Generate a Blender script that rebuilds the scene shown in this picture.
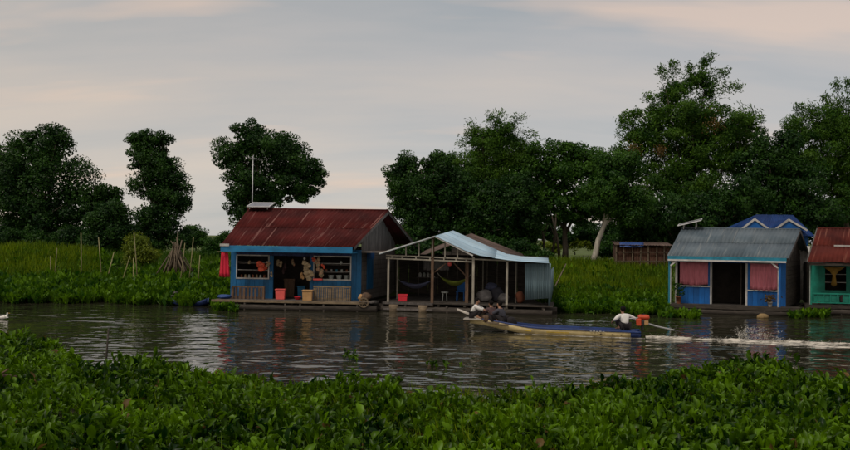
import bpy, math, random
import numpy as np
from mathutils import Vector, Matrix, Euler

# ------------------------------------------------------------------ camera, sky, sun, exposure
for o in list(bpy.data.objects):
    bpy.data.objects.remove(o)
S = bpy.context.scene
COL = S.collection
R = math.radians
CAM_H = 3.3
FPX = 800.0                       # focal length in photo pixels (850 wide)
camd = bpy.data.cameras.new('camera')
cam = bpy.data.objects.new('camera', camd)
COL.objects.link(cam)
camd.sensor_width = 36.0
camd.lens = 36.0 * FPX / 850.0
camd.clip_end = 6000.0
PITCH = math.atan(13.0 / FPX)     # the horizon lies 13 px under the middle of the picture
CAMR = Matrix.Rotation(R(90) + PITCH, 3, 'X') @ Matrix.Rotation(R(0.8), 3, 'Z')
cam.location = (0, 0, CAM_H)
cam.rotation_euler = CAMR.to_euler()
S.camera = cam

SUN_EL, SUN_AZ = R(56), R(-135)    # azimuth from +Y, clockwise seen from above
sund = bpy.data.lights.new('sun', 'SUN')
sund.energy = 1.4
sund.angle = R(14)
sund.color = (1.0, 0.90, 0.78)
sun = bpy.data.objects.new('sun', sund)
COL.objects.link(sun)
sdir = Vector((math.sin(SUN_AZ) * math.cos(SUN_EL), math.cos(SUN_AZ) * math.cos(SUN_EL), math.sin(SUN_EL)))
sun.rotation_euler = sdir.to_track_quat('Z', 'Y').to_euler()
sun.location = (-30, -30, 60)

W = bpy.data.worlds.new('World')
S.world = W
W.use_nodes = True
wt = W.node_tree
wt.nodes.clear()
def WN(t, **k):
    n = wt.nodes.new(t)
    for a, b in k.items():
        setattr(n, a, b)
    return n
def wl(a, b): wt.links.new(a, b)
sky = WN('ShaderNodeTexSky', sky_type='NISHITA', sun_disc=False)
sky.sun_elevation = SUN_EL
sky.sun_rotation = SUN_AZ
tc = WN('ShaderNodeTexCoord')
sep = WN('ShaderNodeSeparateXYZ'); wl(tc.outputs['Generated'], sep.inputs[0])
zc = WN('ShaderNodeMath', operation='MAXIMUM'); wl(sep.outputs[2], zc.inputs[0]); zc.inputs[1].default_value = 0.0
za = WN('ShaderNodeMath', operation='ADD'); wl(zc.outputs[0], za.inputs[0]); za.inputs[1].default_value = 0.26
dx = WN('ShaderNodeMath', operation='DIVIDE'); wl(sep.outputs[0], dx.inputs[0]); wl(za.outputs[0], dx.inputs[1])
dy = WN('ShaderNodeMath', operation='DIVIDE'); wl(sep.outputs[1], dy.inputs[0]); wl(za.outputs[0], dy.inputs[1])
cmb = WN('ShaderNodeCombineXYZ'); wl(dx.outputs[0], cmb.inputs[0]); wl(dy.outputs[0], cmb.inputs[1])
def wnoise(scale, detail, rough, loc, sc):
    m = WN('ShaderNodeMapping'); wl(cmb.outputs[0], m.inputs[0])
    m.inputs['Location'].default_value = loc; m.inputs['Scale'].default_value = sc
    n = WN('ShaderNodeTexNoise'); wl(m.outputs[0], n.inputs['Vector'])
    n.inputs['Scale'].default_value = scale; n.inputs['Detail'].default_value = detail; n.inputs['Roughness'].default_value = rough
    return n
def wramp(src, stops):
    r = WN('ShaderNodeValToRGB'); wl(src, r.inputs[0])
    e = r.color_ramp.elements
    while len(e) < len(stops): e.new(0.5)
    for q, (p, c) in zip(e, stops):
        q.position = p; q.color = (*c, 1)
    return r
n1 = wnoise(1.0, 5, 0.55, (3.1, 2.7, 0), (0.5, 1.6, 1))       # broad layered cloud
n2 = wnoise(1.4, 4, 0.5, (9.3, 4.1, 0), (0.6, 2.0, 1))         # warm lit patches
c1 = wramp(n1.outputs['Fac'], [(0.30, (2.15, 2.32, 2.42)), (0.47, (2.70, 2.66, 2.64)), (0.66, (3.25, 2.95, 2.70))])
hz = wramp(sep.outputs[2], [(0.0, (1.10, 1.11, 1.12)), (0.16, (1.0, 1.0, 1.0)), (0.40, (0.84, 0.86, 0.90))])
mh = WN('ShaderNodeMixRGB', blend_type='MULTIPLY'); mh.inputs[0].default_value = 1.0
wl(c1.outputs[0], mh.inputs[1]); wl(hz.outputs[0], mh.inputs[2])
wf = wramp(n2.outputs['Fac'], [(0.54, (0, 0, 0)), (0.68, (0.7, 0.7, 0.7))])
mw = WN('ShaderNodeMixRGB', blend_type='MIX'); wl(wf.outputs[0], mw.inputs[0])
wl(mh.outputs[0], mw.inputs[1]); mw.inputs[2].default_value = (4.3, 3.3, 2.65, 1)
dsun = WN('ShaderNodeVectorMath', operation='DOT_PRODUCT'); wl(tc.outputs['Generated'], dsun.inputs[0])
dsun.inputs[1].default_value = (math.sin(SUN_AZ), math.cos(SUN_AZ), 0)
gm = WN('ShaderNodeMapRange'); wl(dsun.outputs['Value'], gm.inputs[0])
gm.inputs[1].default_value = -0.95; gm.inputs[2].default_value = 0.6; gm.inputs[3].default_value = 0.0; gm.inputs[4].default_value = 1.0
mg = WN('ShaderNodeMixRGB', blend_type='MULTIPLY'); wl(gm.outputs[0], mg.inputs[0])
wl(mw.outputs[0], mg.inputs[1]); mg.inputs[2].default_value = (1.20, 1.04, 0.85, 1)
ms = WN('ShaderNodeMixRGB', blend_type='MIX'); ms.inputs[0].default_value = 0.94
wl(sky.outputs[0], ms.inputs[1]); wl(mg.outputs[0], ms.inputs[2])
bg = WN('ShaderNodeBackground'); bg.inputs['Strength'].default_value = 0.125
wl(ms.outputs[0], bg.inputs['Color'])
wo = WN('ShaderNodeOutputWorld'); wl(bg.outputs[0], wo.inputs['Surface'])

S.render.engine = 'CYCLES'
S.view_settings.view_transform = 'Standard'
S.view_settings.look = 'None'
S.view_settings.exposure = 0.50
S.view_settings.gamma = 1.0
S.view_settings.use_curve_mapping = False
S.cycles.max_bounces = 6
S.cycles.transparent_max_bounces = 8

random.seed(7)
RNG = np.random.default_rng(11)

# ------------------------------------------------------------------ rays: a place in the photo -> a point at its real distance
CAMP = Vector((0, 0, CAM_H))
def ray(u, v):
    return CAMR @ Vector(((u - 425.0) / FPX, (225.0 - v) / FPX, -1.0))
def at_y(u, v, Y):
    d = ray(u, v); return CAMP + d * (Y / d.y)
def at_z(u, v, z):
    d = ray(u, v); return CAMP + d * ((z - CAM_H) / d.z)

class Frame:
    """ground frame of one building: x along its front, y into its depth"""
    def __init__(s, u, Y, a, b):
        p = at_y(u, 270, Y)
        s.O = Vector((p.x, p.y, 0))
        s.ex = Vector((math.cos(R(a)), -math.sin(R(a)), 0))
        s.ey = Vector((math.sin(R(b)), math.cos(R(b)), 0))
    def __call__(s, x, y, z):
        return s.ex * x + s.ey * y + Vector((0, 0, z))
    def px(s, u, v, y=0.0):
        d = ray(u, v); q = s.O + s.ey * y
        M = Matrix(((s.ex.x, 0, -d.x), (s.ex.y, 0, -d.y), (0, 1, -d.z)))
        r = M.inverted() @ (CAMP - q)
        return r[0], r[1]
    def x(s, u, y=0.0, v=275): return s.px(u, v, y)[0]
    def z(s, u, v, y=0.0): return s.px(u, v, y)[1]

# ------------------------------------------------------------------ materials
def newmat(name):
    m = bpy.data.materials.new(name); m.use_nodes = True
    nt = m.node_tree; nt.nodes.clear()
    return m, nt
def paint(name, c, rough=0.65, lo=0.6, hi=1.25, scale=3.0, stretch=(1, 1, 1), metal=0.0, bump=0.15, rnd=0.15, c2=None, spec=0.35, detail=6):
    """worn procedural surface: base colour broken by two noises, per-object shade, fine bump"""
    m, nt = newmat(name)
    L = nt.links.new; N = nt.nodes.new
    out = N('ShaderNodeOutputMaterial'); b = N('ShaderNodeBsdfPrincipled'); L(b.outputs[0], out.inputs[0])
    tcn = N('ShaderNodeTexCoord'); mp = N('ShaderNodeMapping'); L(tcn.outputs['Object'], mp.inputs[0]); mp.inputs['Scale'].default_value = stretch
    n = N('ShaderNodeTexNoise'); L(mp.outputs[0], n.inputs['Vector']); n.inputs['Scale'].default_value = scale; n.inputs['Detail'].default_value = detail; n.inputs['Roughness'].default_value = 0.65
    r = N('ShaderNodeValToRGB'); L(n.outputs['Fac'], r.inputs[0])
    cc = c2 if c2 else tuple(x * lo for x in c)
    r.color_ramp.elements[0].position = 0.33; r.color_ramp.elements[0].color = (*cc, 1)
    r.color_ramp.elements[1].position = 0.68; r.color_ramp.elements[1].color = (*[min(1, x * hi) for x in c], 1)
    oi = N('ShaderNodeObjectInfo'); mr = N('ShaderNodeMapRange'); L(oi.outputs['Random'], mr.inputs[0])
    mr.inputs[3].default_value = 1 - rnd; mr.inputs[4].default_value = 1 + rnd
    mx = N('ShaderNodeVectorMath'); mx.operation = 'SCALE'; L(r.outputs[0], mx.inputs[0]); L(mr.outputs[0], mx.inputs['Scale'])
    L(mx.outputs[0], b.inputs['Base Color'])
    b.inputs['Roughness'].default_value = rough; b.inputs['Metallic'].default_value = metal
    b.inputs['Specular IOR Level'].default_value = spec
    bp = N('ShaderNodeBump'); bp.inputs['Strength'].default_value = bump; bp.inputs['Distance'].default_value = 0.02
    L(n.outputs['Fac'], bp.inputs['Height']); L(bp.outputs[0], b.inputs['Normal'])
    return m
def foliage(name, c, c2, trans=0.35, rough=0.55, scale=0.75, spec=0.22):
    """leaf faces: colour per leaf, slow drift over the plant, light through the blade"""
    m, nt = newmat(name)
    L = nt.links.new; N = nt.nodes.new
    out = N('ShaderNodeOutputMaterial')
    g = N('ShaderNodeNewGeometry'); tcn = N('ShaderNodeTexCoord')
    n = N('ShaderNodeTexNoise'); L(tcn.outputs['Object'], n.inputs['Vector']); n.inputs['Scale'].default_value = scale; n.inputs['Detail'].default_value = 3
    a = N('ShaderNodeMath'); a.operation = 'MULTIPLY_ADD'; L(g.outputs['Random Per Island'], a.inputs[0]); a.inputs[1].default_value = 0.55
    s2 = N('ShaderNodeMath'); s2.operation = 'MULTIPLY_ADD'; L(n.outputs['Fac'], s2.inputs[0]); s2.inputs[1].default_value = 1.7; s2.inputs[2].default_value = -0.62
    L(s2.outputs[0], a.inputs[2])
    r = N('ShaderNodeValToRGB'); L(a.outputs[0], r.inputs[0])
    r.color_ramp.elements[0].position = 0.15; r.color_ramp.elements[0].color = (*c, 1)
    r.color_ramp.elements[1].position = 0.95; r.color_ramp.elements[1].color = (*c2, 1)
    b = N('ShaderNodeBsdfPrincipled'); L(r.outputs[0], b.inputs['Base Color']); b.inputs['Roughness'].default_value = rough; b.inputs['Specular IOR Level'].default_value = spec
    t = N('ShaderNodeBsdfTranslucent'); L(r.outputs[0], t.inputs['Color'])
    mx = N('ShaderNodeMixShader'); mx.inputs[0].default_value = trans
    L(b.outputs[0], mx.inputs[1]); L(t.outputs[0], mx.inputs[2]); L(mx.outputs[0], out.inputs[0])
    return m
def sheetmat(name, c, c2, streak, rough=0.5, metal=0.0, rnd=0.12):
    """corrugated roofing: streaks running down each sheet (its own UV), blotchy wear"""
    m, nt = newmat(name)
    L = nt.links.new; N = nt.nodes.new
    out = N('ShaderNodeOutputMaterial'); b = N('ShaderNodeBsdfPrincipled'); L(b.outputs[0], out.inputs[0])
    tcn = N('ShaderNodeTexCoord'); oi = N('ShaderNodeObjectInfo')
    mp = N('ShaderNodeMapping'); L(tcn.outputs['UV'], mp.inputs[0]); mp.inputs['Scale'].default_value = (7, 0.7, 1)
    cb = N('ShaderNodeCombineXYZ'); ml = N('ShaderNodeMath'); ml.operation = 'MULTIPLY'; L(oi.outputs['Random'], ml.inputs[0]); ml.inputs[1].default_value = 40
    for i in (0, 1, 2): L(ml.outputs[0], cb.inputs[i])
    L(cb.outputs[0], mp.inputs['Location'])
    n = N('ShaderNodeTexNoise'); L(mp.outputs[0], n.inputs['Vector']); n.inputs['Scale'].default_value = 1.0; n.inputs['Detail'].default_value = 5
    n2 = N('ShaderNodeTexNoise'); L(tcn.outputs['Object'], n2.inputs['Vector']); n2.inputs['Scale'].default_value = 0.9; n2.inputs['Detail'].default_value = 6
    r2 = N('ShaderNodeValToRGB'); L(n2.outputs['Fac'], r2.inputs[0])
    r2.color_ramp.elements[0].position = 0.35; r2.color_ramp.elements[0].color = (*c, 1)
    r2.color_ramp.elements[1].position = 0.66; r2.color_ramp.elements[1].color = (*c2, 1)
    r1 = N('ShaderNodeValToRGB'); L(n.outputs['Fac'], r1.inputs[0])
    r1.color_ramp.elements[0].position = 0.59; r1.color_ramp.elements[0].color = (0, 0, 0, 1)
    r1.color_ramp.elements[1].position = 0.68; r1.color_ramp.elements[1].color = (0.75, 0.75, 0.75, 1)
    mx = N('ShaderNodeMixRGB'); L(r1.outputs[0], mx.inputs[0]); L(r2.outputs[0], mx.inputs[1]); mx.inputs[2].default_value = (*streak, 1)
    mr = N('ShaderNodeMapRange'); L(oi.outputs['Random'], mr.inputs[0]); mr.inputs[3].default_value = 1 - rnd; mr.inputs[4].default_value = 1 + rnd
    sc = N('ShaderNodeVectorMath'); sc.operation = 'SCALE'; L(mx.outputs[0], sc.inputs[0]); L(mr.outputs[0], sc.inputs['Scale'])
    L(sc.outputs[0], b.inputs['Base Color']); b.inputs['Roughness'].default_value = rough; b.inputs['Metallic'].default_value = metal; b.inputs['Specular IOR Level'].default_value = 0.12
    return m

M = {}
M['wood_dark'] = paint('weathered dark timber', (0.045, 0.038, 0.032), 0.85, 0.45, 1.5, 2.5, (1, 1, 6))
M['wood_grey'] = paint('grey weathered planks', (0.105, 0.095, 0.090), 0.85, 0.5, 1.35, 2.2, (5, 5, 0.7), rnd=0.28)
M['wood_brown'] = paint('brown timber', (0.105, 0.065, 0.042), 0.8, 0.5, 1.4, 3, (4, 4, 0.8), rnd=0.25)
M['wood_tan'] = paint('pale worn plank', (0.17, 0.13, 0.085), 0.8, 0.5, 1.3, 3, (0.8, 4, 4), rnd=0.2)
M['bamboo'] = paint('dry bamboo', (0.24, 0.22, 0.10), 0.6, 0.55, 1.2, 4, (3, 3, 0.6), rnd=0.2)
M['stick'] = paint('dry sticks', (0.115, 0.09, 0.062), 0.85, 0.5, 1.3, 4, (3, 3, 0.6), rnd=0.3)
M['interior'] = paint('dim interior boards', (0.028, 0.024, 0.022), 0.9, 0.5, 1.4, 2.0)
M['blue_wall'] = paint('blue painted boards', (0.008, 0.11, 0.27), 0.6, 0.5, 1.3, 1.6, (1, 1, 0.5))
M['blue_fascia'] = paint('sky blue fascia', (0.015, 0.17, 0.36), 0.6, 0.65, 1.2, 1.5, (1, 1, 2))
M['deep_blue'] = paint('deep blue paint', (0.004, 0.095, 0.34), 0.6, 0.6, 1.2, 1.5, (1, 1, 0.5))
M['teal'] = paint('teal paint', (0.02, 0.21, 0.32), 0.6, 0.6, 1.2, 2)
M['green_paint'] = paint('sea green paint', (0.01, 0.22, 0.16), 0.6, 0.6, 1.2, 2)
M['white_paint'] = paint('off-white paint', (0.46, 0.46, 0.45), 0.6, 0.7, 1.15, 3)
M['cream_post'] = paint('cream post paint', (0.32, 0.30, 0.25), 0.65, 0.55, 1.2, 3, (1, 1, 0.4))
M['rust_roof'] = sheetmat('rusted red sheets', (0.036, 0.006, 0.006), (0.080, 0.012, 0.011), (0.20, 0.10, 0.09), 0.9)
M['rust_roof_b'] = sheetmat('faded red sheets', (0.050, 0.011, 0.010), (0.10, 0.020, 0.015), (0.18, 0.07, 0.05), 0.9)
M['grey_roof'] = sheetmat('grey zinc sheets', (0.066, 0.092, 0.115), (0.110, 0.140, 0.165), (0.17, 0.19, 0.20), 0.6)
M['sky_roof'] = sheetmat('pale blue sheets', (0.28, 0.42, 0.54), (0.36, 0.50, 0.61), (0.49, 0.57, 0.61), 0.45)
M['brown_roof'] = sheetmat('brown sheets', (0.07, 0.05, 0.045), (0.11, 0.08, 0.07), (0.15, 0.12, 0.1), 0.7)
M['blue_roof'] = sheetmat('bright blue sheets', (0.006, 0.025, 0.11), (0.009, 0.04, 0.16), (0.02, 0.07, 0.2), 0.5)
M['blue_sheet'] = sheetmat('blue grey wall sheets', (0.13, 0.20, 0.24), (0.17, 0.255, 0.295), (0.23, 0.31, 0.34), 0.55)
M['curtain'] = paint('pink curtain cloth', (0.56, 0.18, 0.23), 0.9, 0.72, 1.15, 4, (6, 6, 0.5))
M['red_cloth'] = paint('red cloth', (0.52, 0.02, 0.05), 0.9, 0.7, 1.15, 4, (6, 6, 0.5))
M['pink_plastic'] = paint('salmon plastic', (0.72, 0.11, 0.10), 0.4, 0.85, 1.1, 3)
M['red_plastic'] = paint('red plastic', (0.62, 0.03, 0.05), 0.4, 0.85, 1.1, 3)
M['card'] = paint('tan cardboard', (0.42, 0.25, 0.11), 0.85, 0.75, 1.1, 3)
M['orange'] = paint('orange enamel', (0.55, 0.07, 0.025), 0.45, 0.75, 1.1, 5)
M['orange_bag'] = paint('orange red packets', (0.68, 0.10, 0.05), 0.5, 0.6, 1.2, 9)
M['beige_bag'] = paint('beige packets', (0.46, 0.36, 0.22), 0.6, 0.35, 1.3, 9)
M['mixed_bag'] = paint('mixed coloured packets', (0.50, 0.22, 0.14), 0.6, 1, 1.2, 11, c2=(0.10, 0.20, 0.12))
M['yellow_cloth'] = paint('ochre cloth', (0.42, 0.25, 0.05), 0.9, 0.6, 1.2, 4)
M['lime_cloth'] = paint('lime hammock cloth', (0.13, 0.17, 0.02), 0.9, 0.6, 1.2, 5)
M['navy_cloth'] = paint('navy cloth', (0.055, 0.065, 0.12), 0.9, 0.6, 1.3, 5)
M['grey_cloth'] = paint('grey cloth', (0.19, 0.185, 0.19), 0.9, 0.5, 1.25, 4)
M['white_cloth'] = paint('white shirt cloth', (0.74, 0.74, 0.73), 0.9, 0.82, 1.05, 6, spec=0.15)
M['mauve_cloth'] = paint('mauve brown cloth', (0.075, 0.045, 0.048), 0.9, 0.6, 1.25, 6)
M['slate_cloth'] = paint('slate cloth', (0.042, 0.043, 0.058), 0.9, 0.6, 1.25, 6)
M['black_cloth'] = paint('black cloth', (0.016, 0.014, 0.017), 0.9, 0.7, 1.2, 6)
M['hair'] = paint('black hair', (0.006, 0.005, 0.005), 0.75, 0.7, 1.2, 20, spec=0.1)
M['skin'] = paint('brown skin', (0.26, 0.145, 0.095), 0.6, 0.85, 1.1, 6)
M['eye'] = paint('dark eye', (0.02, 0.015, 0.012), 0.3)
M['metal'] = paint('dull galvanised metal', (0.32, 0.33, 0.34), 0.45, 0.7, 1.15, 6, metal=0.6)
M['dark_metal'] = paint('oily dark metal', (0.045, 0.042, 0.04), 0.5, 0.6, 1.3, 8, metal=0.3)
M['solar'] = paint('solar cells', (0.10, 0.115, 0.15), 0.18, 0.8, 1.1, 4, spec=0.6)
M['solar_frame'] = paint('aluminium frame', (0.55, 0.56, 0.58), 0.4, 0.85, 1.1, 5)
M['hull_cream'] = paint('cream hull paint', (0.60, 0.49, 0.25), 0.5, 0.62, 1.12, 1.8, (1, 1, 4))
M['hull_yellow'] = paint('yellow hull paint', (0.60, 0.42, 0.07), 0.5, 0.7, 1.1, 4)
M['hull_blue'] = paint('blue boat paint', (0.007, 0.030, 0.135), 0.5, 0.6, 1.2, 3)
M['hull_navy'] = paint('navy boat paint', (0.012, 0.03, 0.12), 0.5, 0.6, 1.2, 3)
M['prow'] = paint('bare prow plank', (0.42, 0.39, 0.35), 0.75, 0.6, 1.15, 5)
M['mark'] = paint('dark hull mark', (0.06, 0.035, 0.02), 0.7)
M['clay'] = paint('terracotta', (0.25, 0.09, 0.05), 0.8, 0.7, 1.2, 5)
M['buoy'] = paint('yellowed foam float', (0.26, 0.18, 0.08), 0.8, 0.5, 1.15, 6)
M['bark'] = paint('dark bark', (0.07, 0.058, 0.045), 0.9, 0.5, 1.4, 3, (3, 3, 0.6))
M['bark_pale'] = paint('pale bark', (0.36, 0.34, 0.29), 0.85, 0.55, 1.15, 2, (3, 3, 0.6))
M['tarp_blue'] = paint('blue tarpaulin', (0.02, 0.06, 0.22), 0.55, 0.6, 1.2, 2)
M['reed'] = paint('reddish reed matting', (0.085, 0.042, 0.028), 0.95, 0.5, 1.4, 3, (6, 6, 0.7), rnd=0.2)
M['glassware'] = paint('pale crockery', (0.42, 0.46, 0.45), 0.35, 0.7, 1.1, 5)
M['bird_white'] = paint('white feathers', (0.75, 0.74, 0.70), 0.9, 0.9, 1.05, 6)
M['beak'] = paint('ochre beak', (0.5, 0.3, 0.06), 0.6)
M['ground'] = paint('grassy earth', (0.050, 0.085, 0.010), 0.95, 0.5, 1.4, 0.5, c2=(0.035, 0.040, 0.012), bump=0.6)
M['gap_shade'] = paint('dark leaf gap shade', (0.022, 0.024, 0.010), 0.95, 0.5, 1.5, 2.5, bump=0.6)  # shade between the leaves, put into a dark colour
M['leaf_dark'] = foliage('dark broad leaves', (0.004, 0.026, 0.006), (0.034, 0.098, 0.009))
M['leaf_mid'] = foliage('mid green leaves', (0.009, 0.046, 0.006), (0.055, 0.140, 0.010))
M['leaf_light'] = foliage('light bamboo leaves', (0.013, 0.056, 0.006), (0.085, 0.185, 0.012), 0.4)
M['leaf_yellow'] = foliage('yellow green leaves', (0.080, 0.130, 0.008), (0.18, 0.22, 0.015), 0.4)
M['leaf_rust'] = foliage('dry rusty leaves', (0.10, 0.06, 0.02), (0.17, 0.11, 0.03), 0.4)
M['hyacinth'] = foliage('water hyacinth leaves', (0.004, 0.026, 0.001), (0.120, 0.250, 0.002), 0.35, 0.42, 1.0, 0.2)  # slow noise paints clump shading into the leaf colour as dark clusters
M['hyacinth_far'] = foliage('far water hyacinth leaves', (0.012, 0.056, 0.002), (0.110, 0.230, 0.003), 0.35, 0.5, 0.9, 0.2)
M['grass'] = foliage('tall bank grass', (0.042, 0.095, 0.002), (0.170, 0.245, 0.003), 0.4, 0.6, 0.5, 0.15)
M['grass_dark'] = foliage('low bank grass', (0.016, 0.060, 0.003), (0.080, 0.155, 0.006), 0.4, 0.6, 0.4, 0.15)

def water_material():
    m, nt = newmat('murky river water')
    L = nt.links.new; N = nt.nodes.new
    out = N('ShaderNodeOutputMaterial'); b = N('ShaderNodeBsdfPrincipled'); L(b.outputs[0], out.inputs[0])
    b.inputs['Base Color'].default_value = (0.024, 0.024, 0.015, 1)
    b.inputs['Roughness'].default_value = 0.03; b.inputs['IOR'].default_value = 1.9
    tcn = N('ShaderNodeTexCoord')
    def nz(scale, sc, detail, rough=0.5):
        mp = N('ShaderNodeMapping'); L(tcn.outputs['Object'], mp.inputs[0]); mp.inputs['Scale'].default_value = sc
        n = N('ShaderNodeTexNoise'); L(mp.outputs[0], n.inputs['Vector']); n.inputs['Scale'].default_value = scale
        n.inputs['Detail'].default_value = detail; n.inputs['Roughness'].default_value = rough
        return n
    a = nz(1.4, (0.6, 1.0, 1), 2.0, 0.5)
    c = nz(6.0, (0.7, 1.0, 1), 2.0, 0.5)
    p = nz(0.10, (0.45, 1.6, 1), 2.0, 0.5)       # wind patches
    pr = N('ShaderNodeMapRange'); L(p.outputs['Fac'], pr.inputs[0]); pr.inputs[1].default_value = 0.36; pr.inputs[2].default_value = 0.58
    pr.inputs[3].default_value = 0.25; pr.inputs[4].default_value = 1.0
    s = N('ShaderNodeMath'); s.operation = 'MULTIPLY_ADD'; L(c.outputs['Fac'], s.inputs[0]); s.inputs[1].default_value = 0.06; L(a.outputs['Fac'], s.inputs[2])
    s2 = N('ShaderNodeMath'); s2.operation = 'MULTIPLY'; L(s.outputs[0], s2.inputs[0]); L(pr.outputs[0], s2.inputs[1])
    bp = N('ShaderNodeBump'); bp.inputs['Strength'].default_value = 1.0; bp.inputs['Distance'].default_value = 0.115
    L(s2.outputs[0], bp.inputs['Height']); L(bp.outputs[0], b.inputs['Normal'])
    return m
M['water'] = water_material()

def foam_material():
    m, nt = newmat('churned foam')
    L = nt.links.new; N = nt.nodes.new
    out = N('ShaderNodeOutputMaterial'); b = N('ShaderNodeBsdfPrincipled'); L(b.outputs[0], out.inputs[0])
    tcn = N('ShaderNodeTexCoord'); mp = N('ShaderNodeMapping'); L(tcn.outputs['Object'], mp.inputs[0]); mp.inputs['Scale'].default_value = (0.6, 2.2, 1)
    n = N('ShaderNodeTexNoise'); L(mp.outputs[0], n.inputs['Vector']); n.inputs['Scale'].default_value = 3.0; n.inputs['Detail'].default_value = 8; n.inputs['Roughness'].default_value = 0.7
    r = N('ShaderNodeValToRGB'); L(n.outputs['Fac'], r.inputs[0])
    r.color_ramp.elements[0].position = 0.40; r.color_ramp.elements[0].color = (0.05, 0.045, 0.03, 1)
    r.color_ramp.elements[1].position = 0.58; r.color_ramp.elements[1].color = (0.56, 0.53, 0.47, 1)
    L(r.outputs[0], b.inputs['Base Color'])
    rr = N('ShaderNodeMapRange'); L(n.outputs['Fac'], rr.inputs[0]); rr.inputs[1].default_value = 0.4; rr.inputs[2].default_value = 0.6; rr.inputs[3].default_value = 0.08; rr.inputs[4].default_value = 0.8
    L(rr.outputs[0], b.inputs['Roughness'])
    return m
M['foam'] = foam_material()
M['spray'] = paint('water droplets', (0.72, 0.70, 0.66), 0.3, 0.9, 1.1, 3)

# ------------------------------------------------------------------ builders
def props(o, label=None, cat=None, group=None, kind=None):
    if label: o['label'] = label
    if cat: o['category'] = cat
    if group: o['group'] = group
    if kind: o['kind'] = kind
    return o
def thing(name, label, cat, loc, group=None):
    o = bpy.data.objects.new(name, None); COL.objects.link(o)
    o.empty_display_size = 0.2
    o.location = loc
    return props(o, label, cat, group)
IDT = lambda x, y, z: Vector((x, y, z))
class MB:
    def __init__(s): s.v = []; s.f = []; s.uv = []
    def add(s, vs, fs):
        n = len(s.v); s.v += [tuple(p) for p in vs]; s.f += [tuple(i + n for i in f) for f in fs]; return s
    def box(s, x0, x1, y0, y1, z0, z1):
        return s.add([(x0, y0, z0), (x1, y0, z0), (x1, y1, z0), (x0, y1, z0), (x0, y0, z1), (x1, y0, z1), (x1, y1, z1), (x0, y1, z1)],
                     [(0, 3, 2, 1), (4, 5, 6, 7), (0, 1, 5, 4), (1, 2, 6, 5), (2, 3, 7, 6), (3, 0, 4, 7)])
    def bar(s, p, q, w, h=None, up=(0, 0, 1)):
        h = h or w; p = Vector(p); q = Vector(q); d = (q - p).normalized(); up = Vector(up)
        if abs(d.dot(up)) > 0.95: up = Vector((0, 1, 0))
        a = d.cross(up).normalized() * w / 2; b = a.normalized().cross(d) * h / 2
        return s.add([p - a - b, p + a - b, p + a + b, p - a + b, q - a - b, q + a - b, q + a + b, q - a + b],
                     [(0, 1, 2, 3), (7, 6, 5, 4), (0, 4, 5, 1), (1, 5, 6, 2), (2, 6, 7, 3), (3, 7, 4, 0)])
    def tube(s, pts, rad, n=6, cap=True):
        pts = [Vector(p) for p in pts]; rings = []
        base = len(s.v); vs = []
        for i, p in enumerate(pts):
            d = (pts[min(i + 1, len(pts) - 1)] - pts[max(i - 1, 0)]).normalized()
            up = Vector((0, 0, 1)) if abs(d.z) < 0.9 else Vector((1, 0, 0))
            a = d.cross(up).normalized(); b = a.cross(d)
            r = rad[i] if isinstance(rad, (list, tuple)) else rad
            vs += [p + a * r * math.cos(2 * math.pi * k / n) + b * r * math.sin(2 * math.pi * k / n) for k in range(n)]
        fs = []
        for i in range(len(pts) - 1):
            for k in range(n):
                k2 = (k + 1) % n
                fs.append((i * n + k, i * n + k2, (i + 1) * n + k2, (i + 1) * n + k))
        if cap:
            fs.append(tuple(range(n - 1, -1, -1))); fs.append(tuple((len(pts) - 1) * n + k for k in range(n)))
        return s.add(vs, fs)
    def lathe(s, c, prof, n=12):
        vs = [(c[0] + r * math.cos(2 * math.pi * k / n), c[1] + r * math.sin(2 * math.pi * k / n), c[2] + z) for r, z in prof for k in range(n)]
        fs = []
        for i in range(len(prof) - 1):
            for k in range(n):
                k2 = (k + 1) % n
                fs.append((i * n + k, i * n + k2, (i + 1) * n + k2, (i + 1) * n + k))
        fs.append(tuple(range(n - 1, -1, -1))); fs.append(tuple((len(prof) - 1) * n + k for k in range(n)))
        return s.add(vs, fs)
    def lump(s, c, r, seed=0, nu=10, nv=7, amp=0.18):
        q = random.Random(seed); ph = [q.uniform(0, 6.28) for _ in range(6)]
        vs = []
        for j in range(nv + 1):
            t = math.pi * j / nv
            for i in range(nu):
                a = 2 * math.pi * i / nu
                k = 1 + amp * (math.sin(3 * a + ph[0] + 2 * t) * 0.5 + math.sin(2 * t * 2 + ph[1] + a) * 0.5 + 0.4 * math.sin(5 * a + ph[2]))
                k = 1 + (k - 1) * math.sin(t)
                vs.append((c[0] + r[0] * k * math.sin(t) * math.cos(a), c[1] + r[1] * k * math.sin(t) * math.sin(a), c[2] + r[2] * (1 + (k - 1) * 0.5) * math.cos(t)))
        fs = []
        for j in range(nv):
            for i in range(nu):
                i2 = (i + 1) % nu
                fs.append((j * nu + i, (j + 1) * nu + i, (j + 1) * nu + i2, j * nu + i2))
        return s.add(vs, fs)
    def build(s, name, mat, parent=None, T=IDT, smooth=False, loc=None, bevel=0.0):
        me = bpy.data.meshes.new(name)
        me.from_pydata([tuple(T(*p)) for p in s.v], [], s.f)
        me.validate(); me.update()
        me.materials.append(M[mat])
        if smooth: me.polygons.foreach_set('use_smooth', [True] * len(me.polygons))
        o = bpy.data.objects.new(name, me); COL.objects.link(o)
        if parent: o.parent = parent
        if loc is not None: o.location = loc
        if bevel:
            b = o.modifiers.new('edge', 'BEVEL'); b.width = bevel; b.segments = 2; b.limit_method = 'ANGLE'
        return o
def box(name, mat, parent, T, *a, bevel=0.0): return MB().box(*a).build(name, mat, parent, T, bevel=bevel)
def bar(name, mat, parent, T, p, q, w, h=None): return MB().bar(p, q, w, h).build(name, mat, parent, T)
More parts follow.
